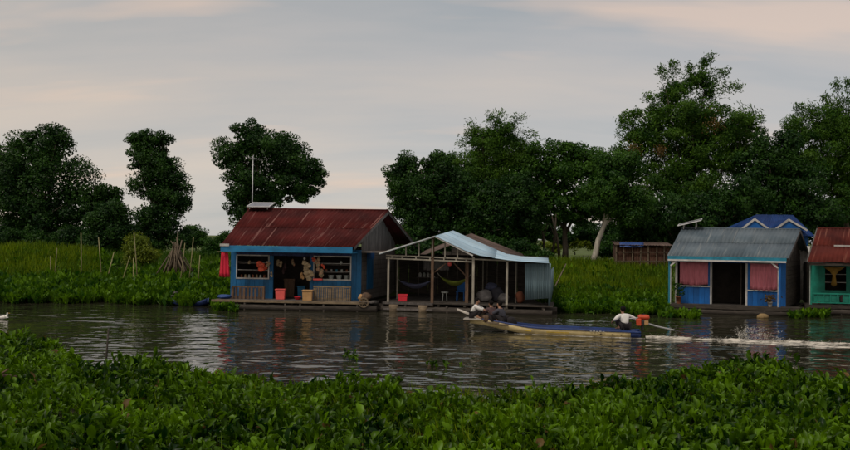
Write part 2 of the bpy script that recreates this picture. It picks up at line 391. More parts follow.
def tube(name, mat, parent, T, pts, r, n=6): return MB().tube(pts, r, n).build(name, mat, parent, T, smooth=True)

def sheet(name, mat, parent, T, P, waves=5, amp=0.012, rows=1, thick=0.006, seg=5, jit=0.0):
    """one corrugated sheet: P(s,t) gives the flat patch, s across the waves, t down the slope"""
    n = waves * seg; vs = []; fs = []; uv = []
    e = 1e-3
    for j in range(rows + 1):
        t = j / rows
        for i in range(n + 1):
            q = i / n
            p = Vector(P(q, t))
            nn = (Vector(P(min(q + e, 1), t)) - Vector(P(max(q - e, 0), t))).cross(Vector(P(q, min(t + e, 1))) - Vector(P(q, max(t - e, 0)))).normalized()
            if nn.z < 0 or (abs(nn.z) < 0.05 and nn.y > 0): nn = -nn
            vs.append(p + nn * (amp * math.sin(2 * math.pi * waves * q) + jit)); uv.append((q, t))
    for j in range(rows):
        for i in range(n):
            fs.append((j * (n + 1) + i, j * (n + 1) + i + 1, (j + 1) * (n + 1) + i + 1, (j + 1) * (n + 1) + i))
    me = bpy.data.meshes.new(name)
    me.from_pydata([tuple(T(*p)) for p in vs], [], fs); me.update()
    ul = me.uv_layers.new(name='UVMap')
    for l in me.loops: ul.data[l.index].uv = uv[l.vertex_index]
    me.materials.append(M[mat])
    me.polygons.foreach_set('use_smooth', [True] * len(me.polygons))
    o = bpy.data.objects.new(name, me); COL.objects.link(o); o.parent = parent
    sm = o.modifiers.new('thickness', 'SOLIDIFY'); sm.thickness = thick; sm.offset = -1
    return o
def bil(a, b, c, d):
    a, b, c, d = map(Vector, (a, b, c, d))      # a-b top edge, d-c bottom edge
    return lambda s, t: (a * (1 - s) + b * s) * (1 - t) + (d * (1 - s) + c * s) * t
def sheets(parent, T, mat, A, B, C, D, ncol, nrow, waves=4, amp=0.013, name='roof_sheet', lap=0.04):
    """a slope covered sheet by sheet; A,B ridge ends, D,C eave ends"""
    F = bil(A, B, C, D)
    for r in range(nrow):
        for c in range(ncol):
            s0, s1 = c / ncol, (c + 1) / ncol + lap / ncol
            t0, t1 = r / nrow, min(1.0 + (0.012 if r == nrow - 1 else 0), (r + 1) / nrow + (0.05 / nrow if r < nrow - 1 else 0))
            t1 += random.uniform(-0.012, 0.012)
            k = random.uniform(-0.004, 0.006)
            sheet(name, mat, parent, T, (lambda s, t, s0=s0, s1=s1, t0=t0, t1=t1: F(s0 + (s1 - s0) * s, t0 + (t1 - t0) * t)),
                  waves, amp, 1, jit=0.010 * (nrow - r) + 0.004 * (c % 2) + k)

def npmesh(name, V, F, mat, parent=None, loc=None, smooth=False):
    """fast mesh from arrays; F is (n,k) with one k"""
    me = bpy.data.meshes.new(name)
    n, k = F.shape
    me.vertices.add(len(V)); me.vertices.foreach_set('co', np.asarray(V, dtype=np.float32).ravel())
    me.loops.add(n * k); me.loops.foreach_set('vertex_index', F.astype(np.int32).ravel())
    me.polygons.add(n); me.polygons.foreach_set('loop_start', np.arange(0, n * k, k, dtype=np.int32))
    me.update(calc_edges=True)
    if smooth: me.polygons.foreach_set('use_smooth', np.ones(n, dtype=bool))
    me.materials.append(M[mat])
    o = bpy.data.objects.new(name, me); COL.objects.link(o)
    if parent: o.parent = parent
    if loc is not None: o.location = loc
    return o
def unit(a): return a / np.maximum(np.linalg.norm(a, axis=-1, keepdims=True), 1e-9)
def scatter(tv, tf, pos, ax, nr, size):
    """copies of a template: tv (k,3) with x along the leaf and z its normal"""
    ax = unit(ax); side = unit(np.cross(nr, ax)); nr = np.cross(ax, side)
    size = size if size.ndim == 2 else np.repeat(size[:, None], 3, 1)
    V = pos[:, None, :] + tv[None, :, 0, None] * (ax * size[:, 0:1])[:, None, :] + tv[None, :, 1, None] * (side * size[:, 1:2])[:, None, :] + tv[None, :, 2, None] * (nr * size[:, 2:3])[:, None, :]
    F = (np.arange(len(pos)) * len(tv))[:, None, None] + tf[None]
    return V.reshape(-1, 3), F.reshape(-1, tf.shape[1])
LEAF_T = np.array([(-0.5, 0, 0), (0.02, -0.34, 0.10), (0.5, 0, -0.06), (0.02, 0.34, 0.10)]); LEAF_F = np.array([(0, 1, 2, 3)])
LONG_T = np.array([(-0.5, 0, 0), (0.0, -0.15, 0.04), (0.5, 0, -0.16), (0.0, 0.15, 0.04)])

# ------------------------------------------------------------------ terrain, water
def fbm(x, y, seed=0.0):
    return (np.sin(x * 0.31 + seed) * np.cos(y * 0.27 + 1.3 * seed) + 0.6 * np.sin(x * 0.83 + 2.1 + seed) * np.sin(y * 0.71 + seed) + 0.3 * np.sin(x * 2.1 + y * 1.3 + seed)) / 1.9
def bank_edge(x): return 38.2 + 0.5 * np.sin(x * 0.35 + 1.0) + 0.3 * np.sin(x * 1.1)
def sst(a, b, x):
    t = np.clip((x - a) / (b - a), 0, 1); return t * t * (3 - 2 * t)
def ground_z(x, y):
    x = np.asarray(x, float); y = np.asarray(y, float)
    d = y - bank_edge(x)
    return -0.5 + 0.7 * sst(-2.0, 1.5, d) + 0.55 * sst(1, 6, d) + 0.95 * sst(5, 14, d) + 0.10 * fbm(x * 1.4, y * 1.4) * sst(0, 4, d) + 0.65 * np.exp(-((x + 22.5) / 4.6) ** 2 - ((y - 47.5) / 3.2) ** 2)
def grid(name, xs, ys, zf, mat, kind='structure'):
    X, Y = np.meshgrid(xs, ys); Z = zf(X, Y)
    V = np.stack([X, Y, Z], -1).reshape(-1, 3); nx, ny = len(xs), len(ys)
    i = (np.arange(ny - 1)[:, None] * nx + np.arange(nx - 1)[None]).ravel()
    o = npmesh(name, V, np.stack([i, i + 1, i + nx + 1, i + nx], 1), mat, smooth=True)
    return props(o, kind=kind)
xs = np.unique(np.concatenate([np.linspace(-2500, -70, 14), np.linspace(-70, 70, 200), np.linspace(70, 2500, 14)]))
ys = np.unique(np.concatenate([np.linspace(34, 60, 70), np.linspace(60, 140, 30), np.linspace(140, 3500, 16)]))
g = grid('river_bank', xs, ys, ground_z, 'ground'); g['label'] = 'grassy far river bank rising behind the houses'
wtr = grid('river_water', np.linspace(-400, 400, 81), np.linspace(-30, 46, 39), lambda X, Y: X * 0, 'water'); wtr['label'] = 'murky brown river with wind ripples'
nb = grid('near_bank', np.linspace(-60, 60, 40), np.linspace(-60, 9, 30), lambda X, Y: -0.4 + 2.0 * sst(8.5, 1, Y) + 0.05 * fbm(X, Y), 'ground'); nb['label'] = 'earth bank on the near side of the river'

# ------------------------------------------------------------------ trees
def rand_dirs(n): return unit(RNG.normal(size=(n, 3)))
def tree(name, label, Y, trunk, blobs, mat='leaf_dark', n=7000, size=0.34, bark='bark', seed=0, plumes=(), long=False, group='trees on the far bank', limbs=9, tr=0.22, rust=None, lean=0.0):
    """trunk (u, v_base); blobs (u, v, ru, rv[, dy]) in photo pixels at distance Y, turned into metres there"""
    global RNG
    RNG = np.random.default_rng(1000 + seed); rr = random.Random(seed)
    k = Y / FPX; n = int(n * 3.3); size *= 0.60
    b = at_y(trunk[0], trunk[1], Y); zb = float(ground_z(b.x, b.y)) - 0.1
    base = Vector((b.x, b.y, zb))
    root = thing(name, label, 'tree', base, group)
    C = []
    for q in blobs:
        dy = q[4] if len(q) > 4 else 0.0
        c = at_y(q[0], q[1], Y + dy) - base
        C.append((np.array(c), q[2] * k * 1.10, q[3] * k * 1.10))
    # limbs reach into the blobs
    mb = MB()
    top = max(C, key=lambda c: c[0][2])
    mid = Vector(np.mean([c[0] for c in C], axis=0)); mid.z *= 0.75
    p0 = Vector((0, 0, 0)); p1 = Vector((mid.x * 0.25 + lean, mid.y * 0.25, mid.z * 0.45)); p2 = Vector((mid.x * 0.7 + lean, mid.y * 0.7, mid.z * 0.9)); p3 = Vector(top[0])
    mb.tube([p0, p0.lerp(p1, 0.5) + Vector((0.05, 0, 0)), p1, p2, p3], [tr * 1.25, tr, tr * 0.85, tr * 0.55, tr * 0.12], 8)
    for i in range(limbs):
        c, r, h = C[i % len(C)]
        d = rand_dirs(1)[0] * np.array([r, r * 0.8, h]) * 0.7
        e = Vector(c + d); st = p1.lerp(p2, rr.uniform(0, 1))
        m_ = st.lerp(e, 0.5) + Vector((rr.uniform(-.3, .3), rr.uniform(-.3, .3), rr.uniform(0, .5)))
        mb.tube([st, m_, e], [tr * 0.42, tr * 0.28, tr * 0.06], 5)
    mb.build('trunk', bark, root, smooth=True)
    area = np.array([c[1] * c[2] for c in C]); area = area / area.sum()
    Vs, Fs, off = [], [], 0
    for (c, r, h), w in zip(C, area):
        nl = int(n * w)
        ncl = max(7, int(26 * math.sqrt(w) * 2.2))
        dirs = rand_dirs(ncl); rad = RNG.uniform(0.45, 1.0, (ncl, 1)) ** 0.7
        ell = np.array([r, r * 0.85, h])
        cc = c + dirs * rad * ell * 0.86
        cr = RNG.uniform(0.16, 0.36, ncl) * min(r, h) + 0.18
        idx = RNG.integers(0, ncl, nl)
        d = rand_dirs(nl); d[:, 2] *= 0.75
        rf = RNG.uniform(0.15, 1.0, (nl, 1)) ** 0.45
        pos = cc[idx] + d * rf * cr[idx, None]
        inner = RNG.random(nl) < 0.20
        pos[inner] = c + rand_dirs(int(inner.sum())) * RNG.uniform(0, 0.72, (int(inner.sum()), 1)) * ell
        wisp = RNG.random(nl) < 0.0
        nw = int(wisp.sum()); wd = rand_dirs(max(6, nl // 160)); wp = c + wd * ell * RNG.uniform(0.84, 0.98, (len(wd), 1))
        pos[wisp] = wp[RNG.integers(0, len(wd), nw)] + RNG.normal(size=(nw, 3)) * 0.20
        outw = unit((pos - c) / ell)
        nr = unit(outw * 0.7 + d * 0.5 + np.array([0, 0, 0.45]) + RNG.normal(size=(nl, 3)) * 0.45)
        ax = RNG.normal(size=(nl, 3)); ax[:, 2] -= 0.35
        sz = RNG.uniform(0.5, 1.2, nl) * size; sz[inner] *= 1.5
        V, F = scatter(LONG_T if long else LEAF_T, LEAF_F, pos, ax, nr, sz * (1.5 if long else 1.0))
        Vs.append(V); Fs.append(F + off); off += len(V)
    for (u, v, u2, v2, sp) in plumes:      # feathery arching sprays above the crown
        a = np.array(at_y(u, v, Y) - base); e = np.array(at_y(u2, v2, Y) - base)
        nl = 260; t = RNG.random(nl) ** 0.8
        arch = np.array([0, 0, 0.5 * np.linalg.norm(e - a) * 0.35])
        pos = a + (e - a) * t[:, None] + arch * (4 * t * (1 - t))[:, None] + RNG.normal(size=(nl, 3)) * sp * k * (1.05 - t * 0.6)[:, None]
        ax = (e - a) / np.linalg.norm(e - a) + RNG.normal(size=(nl, 3)) * 0.8 + np.array([0, 0, -0.5])
        V, F = scatter(LONG_T, LEAF_F, pos, ax, RNG.normal(size=(nl, 3)) + np.array([0, 0, 0.8]), RNG.uniform(0.7, 1.3, nl) * size * 1.5)
        Vs.append(V); Fs.append(F + off); off += len(V)
    npmesh('crown', np.concatenate(Vs), np.concatenate(Fs), mat, root)
    if rust:
        Vs = []; Fs = []; off = 0
        for (u, v, ru) in rust:
            nl = 160; c = np.array(at_y(u, v, Y - 2.6) - base)
            pos = c + RNG.normal(size=(nl, 3)) * ru * k * 0.5
            V, F = scatter(LEAF_T, LEAF_F, pos, RNG.normal(size=(nl, 3)), RNG.normal(size=(nl, 3)) + np.array([0, -0.5, 0.5]), RNG.uniform(0.5, 1.0, nl) * size)
            Vs.append(V); Fs.append(F + off); off += len(V)
        npmesh('dry_foliage', np.concatenate(Vs), np.concatenate(Fs), 'leaf_rust', root)
    return root

tree('broadleaf_tree', 'wide rounded dark tree at the left edge of the bank', 62, (35, 248),
     [(42, 158, 44, 34), (20, 185, 42, 40), (70, 195, 40, 34), (96, 200, 24, 20), (5, 170, 26, 30), (40, 218, 50, 24), (52, 143, 22, 17), (110, 195, 13, 12)], n=15000, seed=1)
tree('broadleaf_tree', 'low dark tree left of the wide rounded tree', 66, (-40, 248), [(-35, 190, 45, 45), (-70, 200, 40, 40)], n=7000, seed=2)
tree('round_tree', 'small round dark tree between the wide tree and the narrow one', 54, (110, 262),
     [(110, 224, 26, 22), (104, 243, 22, 18), (125, 238, 16, 18), (112, 212, 15, 12)], n=7000, size=0.27, seed=3, tr=0.14)
tree('narrow_tree', 'tall narrow tree with a ragged small head left of the red roofed house', 60, (160, 252),
     [(150, 146, 21, 16), (138, 140, 13, 12), (160, 168, 20, 20), (170, 192, 22, 22), (160, 212, 26, 24), (166, 236, 24, 20), (181, 203, 11, 14), (139, 158, 14, 12), (163, 140, 11, 9), (150, 184, 20, 20), (154, 160, 22, 16), (172, 178, 15, 16), (148, 225, 16, 20)], n=11000, size=0.30, seed=4)
tree('leaning_crown_tree', 'tree with a spreading crown right behind the red roofed house', 58, (238, 250),
     [(252, 136, 23, 19), (238, 156, 25, 20), (272, 152, 30, 22), (298, 162, 24, 20), (312, 180, 15, 18), (284, 182, 28, 16), (246, 182, 28, 22), (242, 208, 18, 18), (318, 172, 9, 14), (302, 194, 18, 9), (258, 202, 18, 13), (276, 198, 16, 9)], n=14000, size=0.30, seed=5)
tree('mango_tree', 'dark tree with a jagged edge right of the red roof, nearest the house', 56, (420, 250),
     [(412, 178, 25, 28), (400, 172, 14, 13), (438, 164, 16, 15), (404, 208, 15, 16), (430, 200, 28, 30), (425, 230, 26, 16), (440, 172, 18, 18), (396, 192, 10, 9)], n=11000, size=0.30, seed=6)
tree('bamboo_clump', 'lighter feathery bamboo clump topping the middle trees', 60, (490, 250),
     [(490, 152, 26, 22), (470, 170, 26, 26), (510, 165, 24, 24), (490, 190, 34, 30), (525, 152, 18, 14), (500, 134, 18, 14), (478, 138, 15, 12), (512, 142, 14, 10)], 'leaf_light', 13000, 0.25, seed=7, long=True,
     plumes=[(480, 150, 470, 124, 6), (490, 140, 502, 113, 5), (500, 140, 522, 118, 6), (512, 145, 536, 136, 5), (478, 145, 458, 144, 5), (495, 135, 489, 115, 5)])
tree('broadleaf_tree', 'dark broad tree behind the open pavilion roof', 57, (470, 250),
     [(462, 215, 38, 28), (495, 222, 32, 24), (450, 190, 24, 26), (520, 205, 28, 30), (488, 200, 30, 25)], n=12000, seed=8)
tree('broadleaf_tree', 'broad tree above the gap with bright sky between its trunks', 60, (565, 256),
     [(540, 168, 28, 28), (566, 164, 30, 24), (592, 168, 30, 26), (556, 200, 36, 20), (598, 205, 26, 20), (530, 205, 20, 22), (578, 219, 16, 8), (556, 218, 14, 7)], 'leaf_mid', 12000, seed=9)
tree('broadleaf_tree', 'slim dark tree standing just left of the tree gap', 58, (528, 256),
     [(520, 225, 22, 24), (536, 212, 14, 12), (515, 200, 20, 20)], n=6500, seed=10)
tree('pale_trunk_tree', 'tree with a pale leaning bare trunk by the grassy slope', 52, (592, 262),
     [(612, 190, 24, 26), (630, 205, 22, 22), (600, 196, 20, 18), (622, 168, 22, 20)], 'leaf_mid', 8000, 0.28, 'bark_pale', seed=11, tr=0.20, limbs=5)
tree('bamboo_tree', 'tallest tree with a feathery top rising over the grey roof', 60, (690, 255),
     [(690, 112, 38, 26), (672, 92, 17, 16), (655, 125, 36, 22), (640, 150, 30, 24), (720, 130, 38, 28), (735, 150, 28, 22), (690, 150, 48, 32), (700, 182, 52, 28), (660, 185, 40, 28), (705, 85, 18, 14), (748, 128, 16, 14)],
     'leaf_light', 22000, 0.29, seed=12, long=True,
     plumes=[(672, 95, 660, 68, 5), (680, 92, 672, 63, 5), (690, 90, 690, 66, 4), (700, 88, 712, 56, 5), (706, 90, 728, 72, 5), (715, 96, 740, 88, 5), (660, 105, 646, 98, 5), (640, 120, 618, 124, 6), (735, 115, 760, 118, 6), (700, 80, 704, 60, 3)],
     rust=[(714, 124, 10), (634, 150, 8), (660, 150, 6)])
tree('broadleaf_tree', 'dense dark tree low behind the grey roofed blue house', 55, (670, 255),
     [(640, 220, 30, 22), (675, 215, 34, 26), (710, 215, 34, 26), (740, 205, 28, 28), (655, 240, 30, 10), (720, 236, 34, 14)], n=11000, seed=13)
tree('broadleaf_tree', 'dark tree filling the space above the blue dormer roof', 57, (775, 255),
     [(772, 156, 22, 26), (755, 170, 22, 26), (770, 195, 24, 30), (786, 168, 20, 24), (800, 190, 30, 34), (815, 215, 34, 24), (760, 222, 22, 20), (790, 140, 14, 14)], n=11000, seed=14)
tree('bamboo_tree', 'lighter bamboo at the right edge with thin twigs on top', 60, (850, 255),
     [(805, 135, 26, 24), (835, 125, 28, 26), (862, 130, 30, 30), (825, 165, 36, 28), (860, 170, 40, 30), (845, 200, 34, 26)], 'leaf_light', 15000, 0.28, seed=15, long=True,
     plumes=[(838, 112, 836, 82, 4), (845, 108, 850, 80, 4), (830, 115, 824, 96, 4), (805, 120, 798, 106, 5), (815, 118, 812, 108, 5), (850, 105, 866, 86, 4)])
tree('broadleaf_tree', 'dark tree beyond the right edge behind the red roof', 62, (905, 255), [(905, 165, 44, 44), (880, 205, 40, 36), (950, 190, 44, 44)], n=9000, seed=16)
tree('yellow_bush', 'small yellow green bush under the narrow tree', 47, (139, 268), [(136, 246, 11, 12), (145, 255, 13, 10), (131, 258, 9, 9)], 'leaf_yellow', 2600, 0.2, seed=17, tr=0.05, limbs=5, group='bushes on the bank')
tree('bush', 'far rounded bush left of the red roof', 80, (196, 248), [(194, 235, 13, 10), (204, 241, 10, 7), (186, 242, 10, 8)], 'leaf_mid', 3000, 0.3, seed=18, tr=0.08, limbs=4, group='bushes on the bank')
tree('bush', 'low bush touching the left end of the red roof', 52, (216, 256), [(214, 246, 10, 8), (226, 240, 9, 8), (212, 254, 12, 8)], 'leaf_mid', 2600, 0.22, seed=19, tr=0.06, limbs=4, group='bushes on the bank')
tree('bush', 'bright green far bush seen through the tree gap', 85, (575, 250), [(572, 242, 18, 8), (590, 241, 14, 8), (554, 245, 14, 7)], 'leaf_yellow', 2600, 0.3, seed=20, tr=0.06, limbs=4, group='bushes on the bank')
tree('bush', 'dark shrub mass between the left trees', 58, (75, 255), [(75, 240, 20, 14), (40, 243, 26, 12), (5, 240, 26, 14)], n=5000, size=0.28, seed=21, tr=0.06, limbs=4, group='bushes on the bank')
tree('bush', 'dark shrub behind the pale trunk', 58, (625, 255), [(622, 243, 18, 14), (645, 246, 16, 10), (606, 250, 10, 8)], n=4000, size=0.28, seed=22, tr=0.06, limbs=4, group='bushes on the bank')
tree('bush', 'dark shrub right of the open pavilion at the foot of the trees', 53, (520, 262), [(518, 250, 22, 10), (540, 256, 14, 8), (488, 248, 20, 12)], n=4000, size=0.26, seed=23, tr=0.06, limbs=4, group='bushes on the bank')
for i, (u, Y, bl, lab) in enumerate([(20, 70, [(-40, 236, 40, 20), (20, 232, 40, 20), (80, 236, 34, 18), (120, 240, 24, 14)], 'dark thicket under the wide tree at the left'),
        (470, 66, [(420, 234, 26, 18), (455, 236, 30, 18), (495, 236, 30, 18), (525, 240, 14, 16)], 'dark thicket behind the pavilion roof'),
        (425, 50, [(392, 254, 16, 9), (415, 252, 20, 11), (445, 250, 22, 12), (470, 254, 16, 10)], 'dark shrubs in the shade between shop house and pavilion'),
        (565, 78, [(545, 231, 10, 9), (562, 236, 12, 8), (585, 230, 12, 10), (598, 238, 12, 8)], 'dark far shrubs filling the gap between the thin trunks'),
        (650, 66, [(612, 236, 18, 18), (645, 232, 34, 20), (690, 228, 36, 22)], 'dark thicket behind the reed shed'),
        (790, 66, [(735, 228, 36, 22), (785, 226, 38, 24), (835, 224, 40, 26), (890, 222, 44, 30)], 'dark thicket behind the blue dormer roof')]):
    tree('thicket', lab, Y, (u, 255), bl, n=7500, size=.34, seed=60 + i, tr=.08, limbs=5, group='thickets under the trees')
# thin bare trunks seen against the sky in the gap
for i, (u0, u1, v1, lab) in enumerate([(545, 539, 215, 'thin dark trunk at the left of the tree gap'), (551, 556, 214, 'thin dark trunk crossing the middle of the tree gap'), (560, 552, 216, 'thin forked trunk at the right of the tree gap')]):
    b = at_y(u0, 255, 59); b.z = float(ground_z(b.x, b.y)) - 0.1
    e = at_y(u1, v1, 59) - b
    root = thing('bare_trunk', lab, 'tree trunk', b, 'thin trunks in the tree gap')
    mb = MB().tube([(0, 0, 0), e * 0.5 + Vector((0.12, 0, 0)), e], [0.13, 0.09, 0.05], 6)
    mb.tube([e * 0.45, e * 0.7 + Vector((0.4 - 0.3 * i, 0, 0.1)), e * 0.95 + Vector((0.8 - 0.7 * i, 0.2, 0.3))], [0.06, 0.04, 0.02], 5)
    mb.build('trunk', 'bark', root, smooth=True)

# ------------------------------------------------------------------ plants of the far bank
def blades(name, label, xy, hmin, hmax, mat, seed, wid=0.035):
    q = np.random.default_rng(seed); n = len(xy)
    z = ground_z(xy[:, 0], xy[:, 1])
    pos = np.column_stack([xy, z - 0.05])
    h = q.uniform(hmin, hmax, n)
    a = q.uniform(0, 6.283, n); ln = q.uniform(0.05, 0.4, n)
    ax = np.column_stack([np.cos(a) * ln, np.sin(a) * ln, np.ones(n)])
    tv = np.array([(0, -0.5, 0), (0, 0.5, 0), (0.6, 0.32, 0.05), (0.6, -0.32, 0.05), (1.0, 0.0, 0.22), (1.0, 0.02, 0.22)])
    tf = np.array([(0, 1, 2, 3), (3, 2, 5, 4)])
    V, F = scatter(tv, tf, pos, ax, np.column_stack([np.sin(a), -np.cos(a), np.full(n, 0.1)]), np.column_stack([h, np.full(n, wid), h]))
    o = npmesh(name, V, F, mat)
    return props(o, label, 'grass', kind='stuff')
q = np.random.default_rng(5)
def u_to_x(u, Y): return (u - 425.0) / FPX * Y
n = 16000
yy = q.uniform(42.5, 50, n); uu = q.uniform(-90, 98, n); xx = u_to_x(uu, yy)
hump = 0.9 + 0.55 * np.sin(uu * 0.05 + 1.0) * np.sin(uu * 0.021 + 0.4)
o = blades('tall_grass', 'tall yellow green grass mound on the left bank', np.column_stack([xx, yy]), 0.30, 0.95, 'grass', 31, 0.06)
n = 15000
yy = q.uniform(38.8, 53, n); uu = q.uniform(548, 672, n)
o = blades('bank_grass', 'grass on the open slope right of the pavilion', np.column_stack([u_to_x(uu, yy), yy]), 0.25, 0.75, 'grass', 32, 0.05)
n = 14000
yy = q.uniform(41, 60, n); uu = q.uniform(-120, 240, n)
o = blades('low_grass', 'low green grass between the poles on the left bank', np.column_stack([u_to_x(uu, yy), yy]), 0.25, 0.75, 'grass_dark', 33, 0.05)
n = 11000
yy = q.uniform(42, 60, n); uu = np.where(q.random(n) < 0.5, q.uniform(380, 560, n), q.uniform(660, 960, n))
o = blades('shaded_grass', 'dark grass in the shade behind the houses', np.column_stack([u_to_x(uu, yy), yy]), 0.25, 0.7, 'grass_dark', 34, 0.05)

# water hyacinth: blade on a stalk; x along the stalk and blade
HY_T = np.array([(-0.9, -0.03, 0), (-0.9, 0.03, 0),
                 (0.0, -0.10, 0.0), (0.0, 0.0, -0.03), (0.0, 0.10, 0.0),
                 (0.30, -0.38, 0.20), (0.30, 0.0, -0.03), (0.30, 0.38, 0.20),
                 (0.68, -0.38, 0.12), (0.68, 0.0, -0.10), (0.68, 0.38, 0.12),
                 (1.0, -0.10, -0.22), (1.0, 0.0, -0.28), (1.0, 0.10, -0.22)])
HY_F = np.array([(0, 1, 4, 2), (2, 3, 6, 5), (3, 4, 7, 6), (5, 6, 9, 8), (6, 7, 10, 9), (8, 9, 12, 11), (9, 10, 13, 12)])
HF_T = np.array([(-0.9, 0, 0), (0.3, -0.42, 0.06), (1.0, 0.0, -0.12), (0.3, 0.42, 0.06)])
def hyacinth_leaves(cx, cy, cz, height, q, per=6, size=(0.11, 0.20)):
    """plants at (cx,cy): leaves leaning out on stalks; returns pos, axis, normal, size"""
    n = len(cx); P = np.repeat(np.column_stack([cx, cy, cz]), per, 0); H = np.repeat(height, per); N = n * per
    a = q.uniform(0, 6.283, N); lean = q.uniform(0.05, 0.85, N)
    s = q.uniform(size[0], size[1], N)
    st = H * q.uniform(0.45, 1.05, N) * (1 - 0.35 * lean)
    out = np.column_stack([np.cos(a), np.sin(a), np.zeros(N)])
    pos = P + out * (st * lean * 0.75)[:, None]; pos[:, 2] += st
    tilt = lean * 0.9 + q.normal(0, 0.25, N)
    ax = out * np.sin(tilt)[:, None]; ax[:, 2] = np.cos(tilt)
    ax += q.normal(0, 0.18, (N, 3))
    nr = -out * np.cos(tilt)[:, None]; nr[:, 2] = np.sin(tilt) + 0.15
    nr += q.normal(0, 0.30, (N, 3))
    return pos, ax, nr, s
# belt along the far bank
q = np.random.default_rng(41)
def belt(name, label, ranges, n, y0, y1, hgt, seed):
    q = np.random.default_rng(seed)
    us = np.concatenate([q.uniform(a, b, int(n * w)) for a, b, w in ranges])
    ys_ = q.uniform(0, 1, len(us)) ** 1.1 * (y1 - y0)
    x = u_to_x(us, 39.0); y = bank_edge(x) + y0 + ys_ + 0.35 * np.sin(x * 2.3) + 0.25 * np.sin(x * 5.1)
    x = x * (y / 39.0)
    z = np.maximum(ground_z(x, y), 0.0)
    h = hgt * q.uniform(0.7, 1.3, len(x)) * (0.6 + 0.4 * sst(0, 1.0, ys_))
    pos, ax, nr, s = hyacinth_leaves(x, y, z, h, q, 5, (0.15, 0.26))
    V, F = scatter(HF_T, LEAF_F, pos, ax, nr, s)
    return props(npmesh(name, V, F, 'hyacinth_far'), label, 'water plants', kind='stuff')
belt('bank_hyacinth', 'belt of water hyacinth along the left bank', [(-110, 232, 1.0)], 5000, -0.9, 3.6, 0.55, 42)
belt('slope_hyacinth', 'low leafy plants at the water edge between pavilion and blue house', [(540, 670, 1.0)], 2600, -1.8, 3.2, 0.35, 43)
belt('leafy_weeds', 'broad leaved weeds scattered over the left bank behind the hyacinth belt', [(-110, 236, 1.0)], 1500, 3.0, 9.5, 0.45, 45)
belt('slope_weeds', 'leafy weeds scattered over the grassy slope right of the pavilion', [(548, 672, 1.0)], 260, 2.6, 12.5, 0.34, 46)
belt('waterside_weeds', 'sparse weeds around the floats of the right hand houses', [(660, 700, 0.4), (790, 830, 0.4), (214, 240, 0.2)], 240, -3.4, -2.2, 0.22, 44)

# ------------------------------------------------------------------ near water hyacinth bed
EDGE = [(-260, 322), (-120, 328), (0, 338), (45, 344), (75, 353), (95, 364), (118, 364), (140, 357), (170, 360), (190, 364), (215, 369), (245, 372), (268, 379), (300, 383), (330, 381), (370, 385), (400, 385), (440, 389), (480, 391), (520, 388),
        (560, 386), (600, 381), (640, 376), (680, 370), (720, 361), (755, 356), (775, 363), (800, 370), (830, 374), (860, 379), (960, 382), (1150, 380)]
EP = [at_z(u, v - (9 if u < 60 else 2 if u < 130 else 1 if 390 < u < 550 else 5 if u < 780 else 2), 0.42) for u, v in EDGE]
EX = np.array([p.x for p in EP]); EY = np.array([p.y for p in EP])
def near_edge(x): return np.interp(x, EX, EY)
q = np.random.default_rng(51)
n = 13000
cx = q.uniform(-15, 15, n); cy = 10.4 + (near_edge(cx) - 10.4) * q.uniform(0, 1, n) ** 0.85
wob = 0.5 + 0.5 * fbm(cx * 2.3, cy * 2.3, 1.7)
inside = near_edge(cx) - cy
wob2 = np.clip(0.5 + 0.6 * fbm(cx * 6.1, cy * 6.1, 4.2), 0, 1)
hh = (0.13 + 0.28 * wob + 0.34 * wob2 ** 2) * (0.75 + 0.25 * sst(0, 1.2, inside)) * q.uniform(0.6, 1.35, n)
thin = np.exp(-((cx - 0.6) / 1.9) ** 2) * sst(2.6, 0.4, inside)
hole = sst(0.18, 0.55, fbm(cx * 4.3 + 9, cy * 5.0, 2.9))
keep = (q.random(n) > 0.90 * thin) & (q.random(n) > 0.82 * hole)
cx, cy, hh = cx[keep], cy[keep], hh[keep]
pos, ax, nr, s = hyacinth_leaves(cx, cy, np.zeros(len(cx)), hh, q, 6, (0.060, 0.165))
bed = thing('water_hyacinth_bed', 'dense bed of glossy water hyacinth filling the foreground', 'water plants', (0, 14, 0))
pos = pos - np.array([0, 14, 0])
# the 300 leaves that show largest stand as single leaves
dist = pos[:, 1] + 14
score = s / dist * 10 + pos[:, 2] * 0.12 + q.normal(0, 0.006, len(s))
vis = (np.abs(pos[:, 0]) < dist * 0.50) & (dist > 12.6)
order = np.argsort(-np.where(vis, score, -1))
big = order[:300]; rest = np.setdiff1d(np.arange(len(s)), big)
dead = rest[q.random(len(rest)) < 0.022]; rest = np.setdiff1d(rest, dead)
V, F = scatter(HY_T, HY_F, pos[dead], ax[dead] + np.array([0, 0, -0.7]), nr[dead], s[dead] * 0.95)
props(npmesh('withered_leaves', V, F, 'leaf_rust', bed, smooth=True), kind='stuff')
sv = np.column_stack([s[rest] * q.uniform(0.85, 1.35, len(rest)), s[rest] * q.uniform(0.5, 1.05, len(rest)), s[rest] * q.uniform(0.6, 1.9, len(rest))])
V, F = scatter(HY_T, HY_F, pos[rest], ax[rest] + q.normal(0, .15, (len(rest), 3)), nr[rest] + q.normal(0, .3, (len(rest), 3)), sv)
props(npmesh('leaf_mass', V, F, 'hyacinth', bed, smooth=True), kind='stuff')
lm = bpy.data.meshes.new('leaf')
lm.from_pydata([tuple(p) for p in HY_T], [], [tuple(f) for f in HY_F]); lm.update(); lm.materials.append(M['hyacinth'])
lm.polygons.foreach_set('use_smooth', [True] * len(lm.polygons))
A = unit(ax[big]); SD = unit(np.cross(nr[big], A)); NR = np.cross(A, SD)
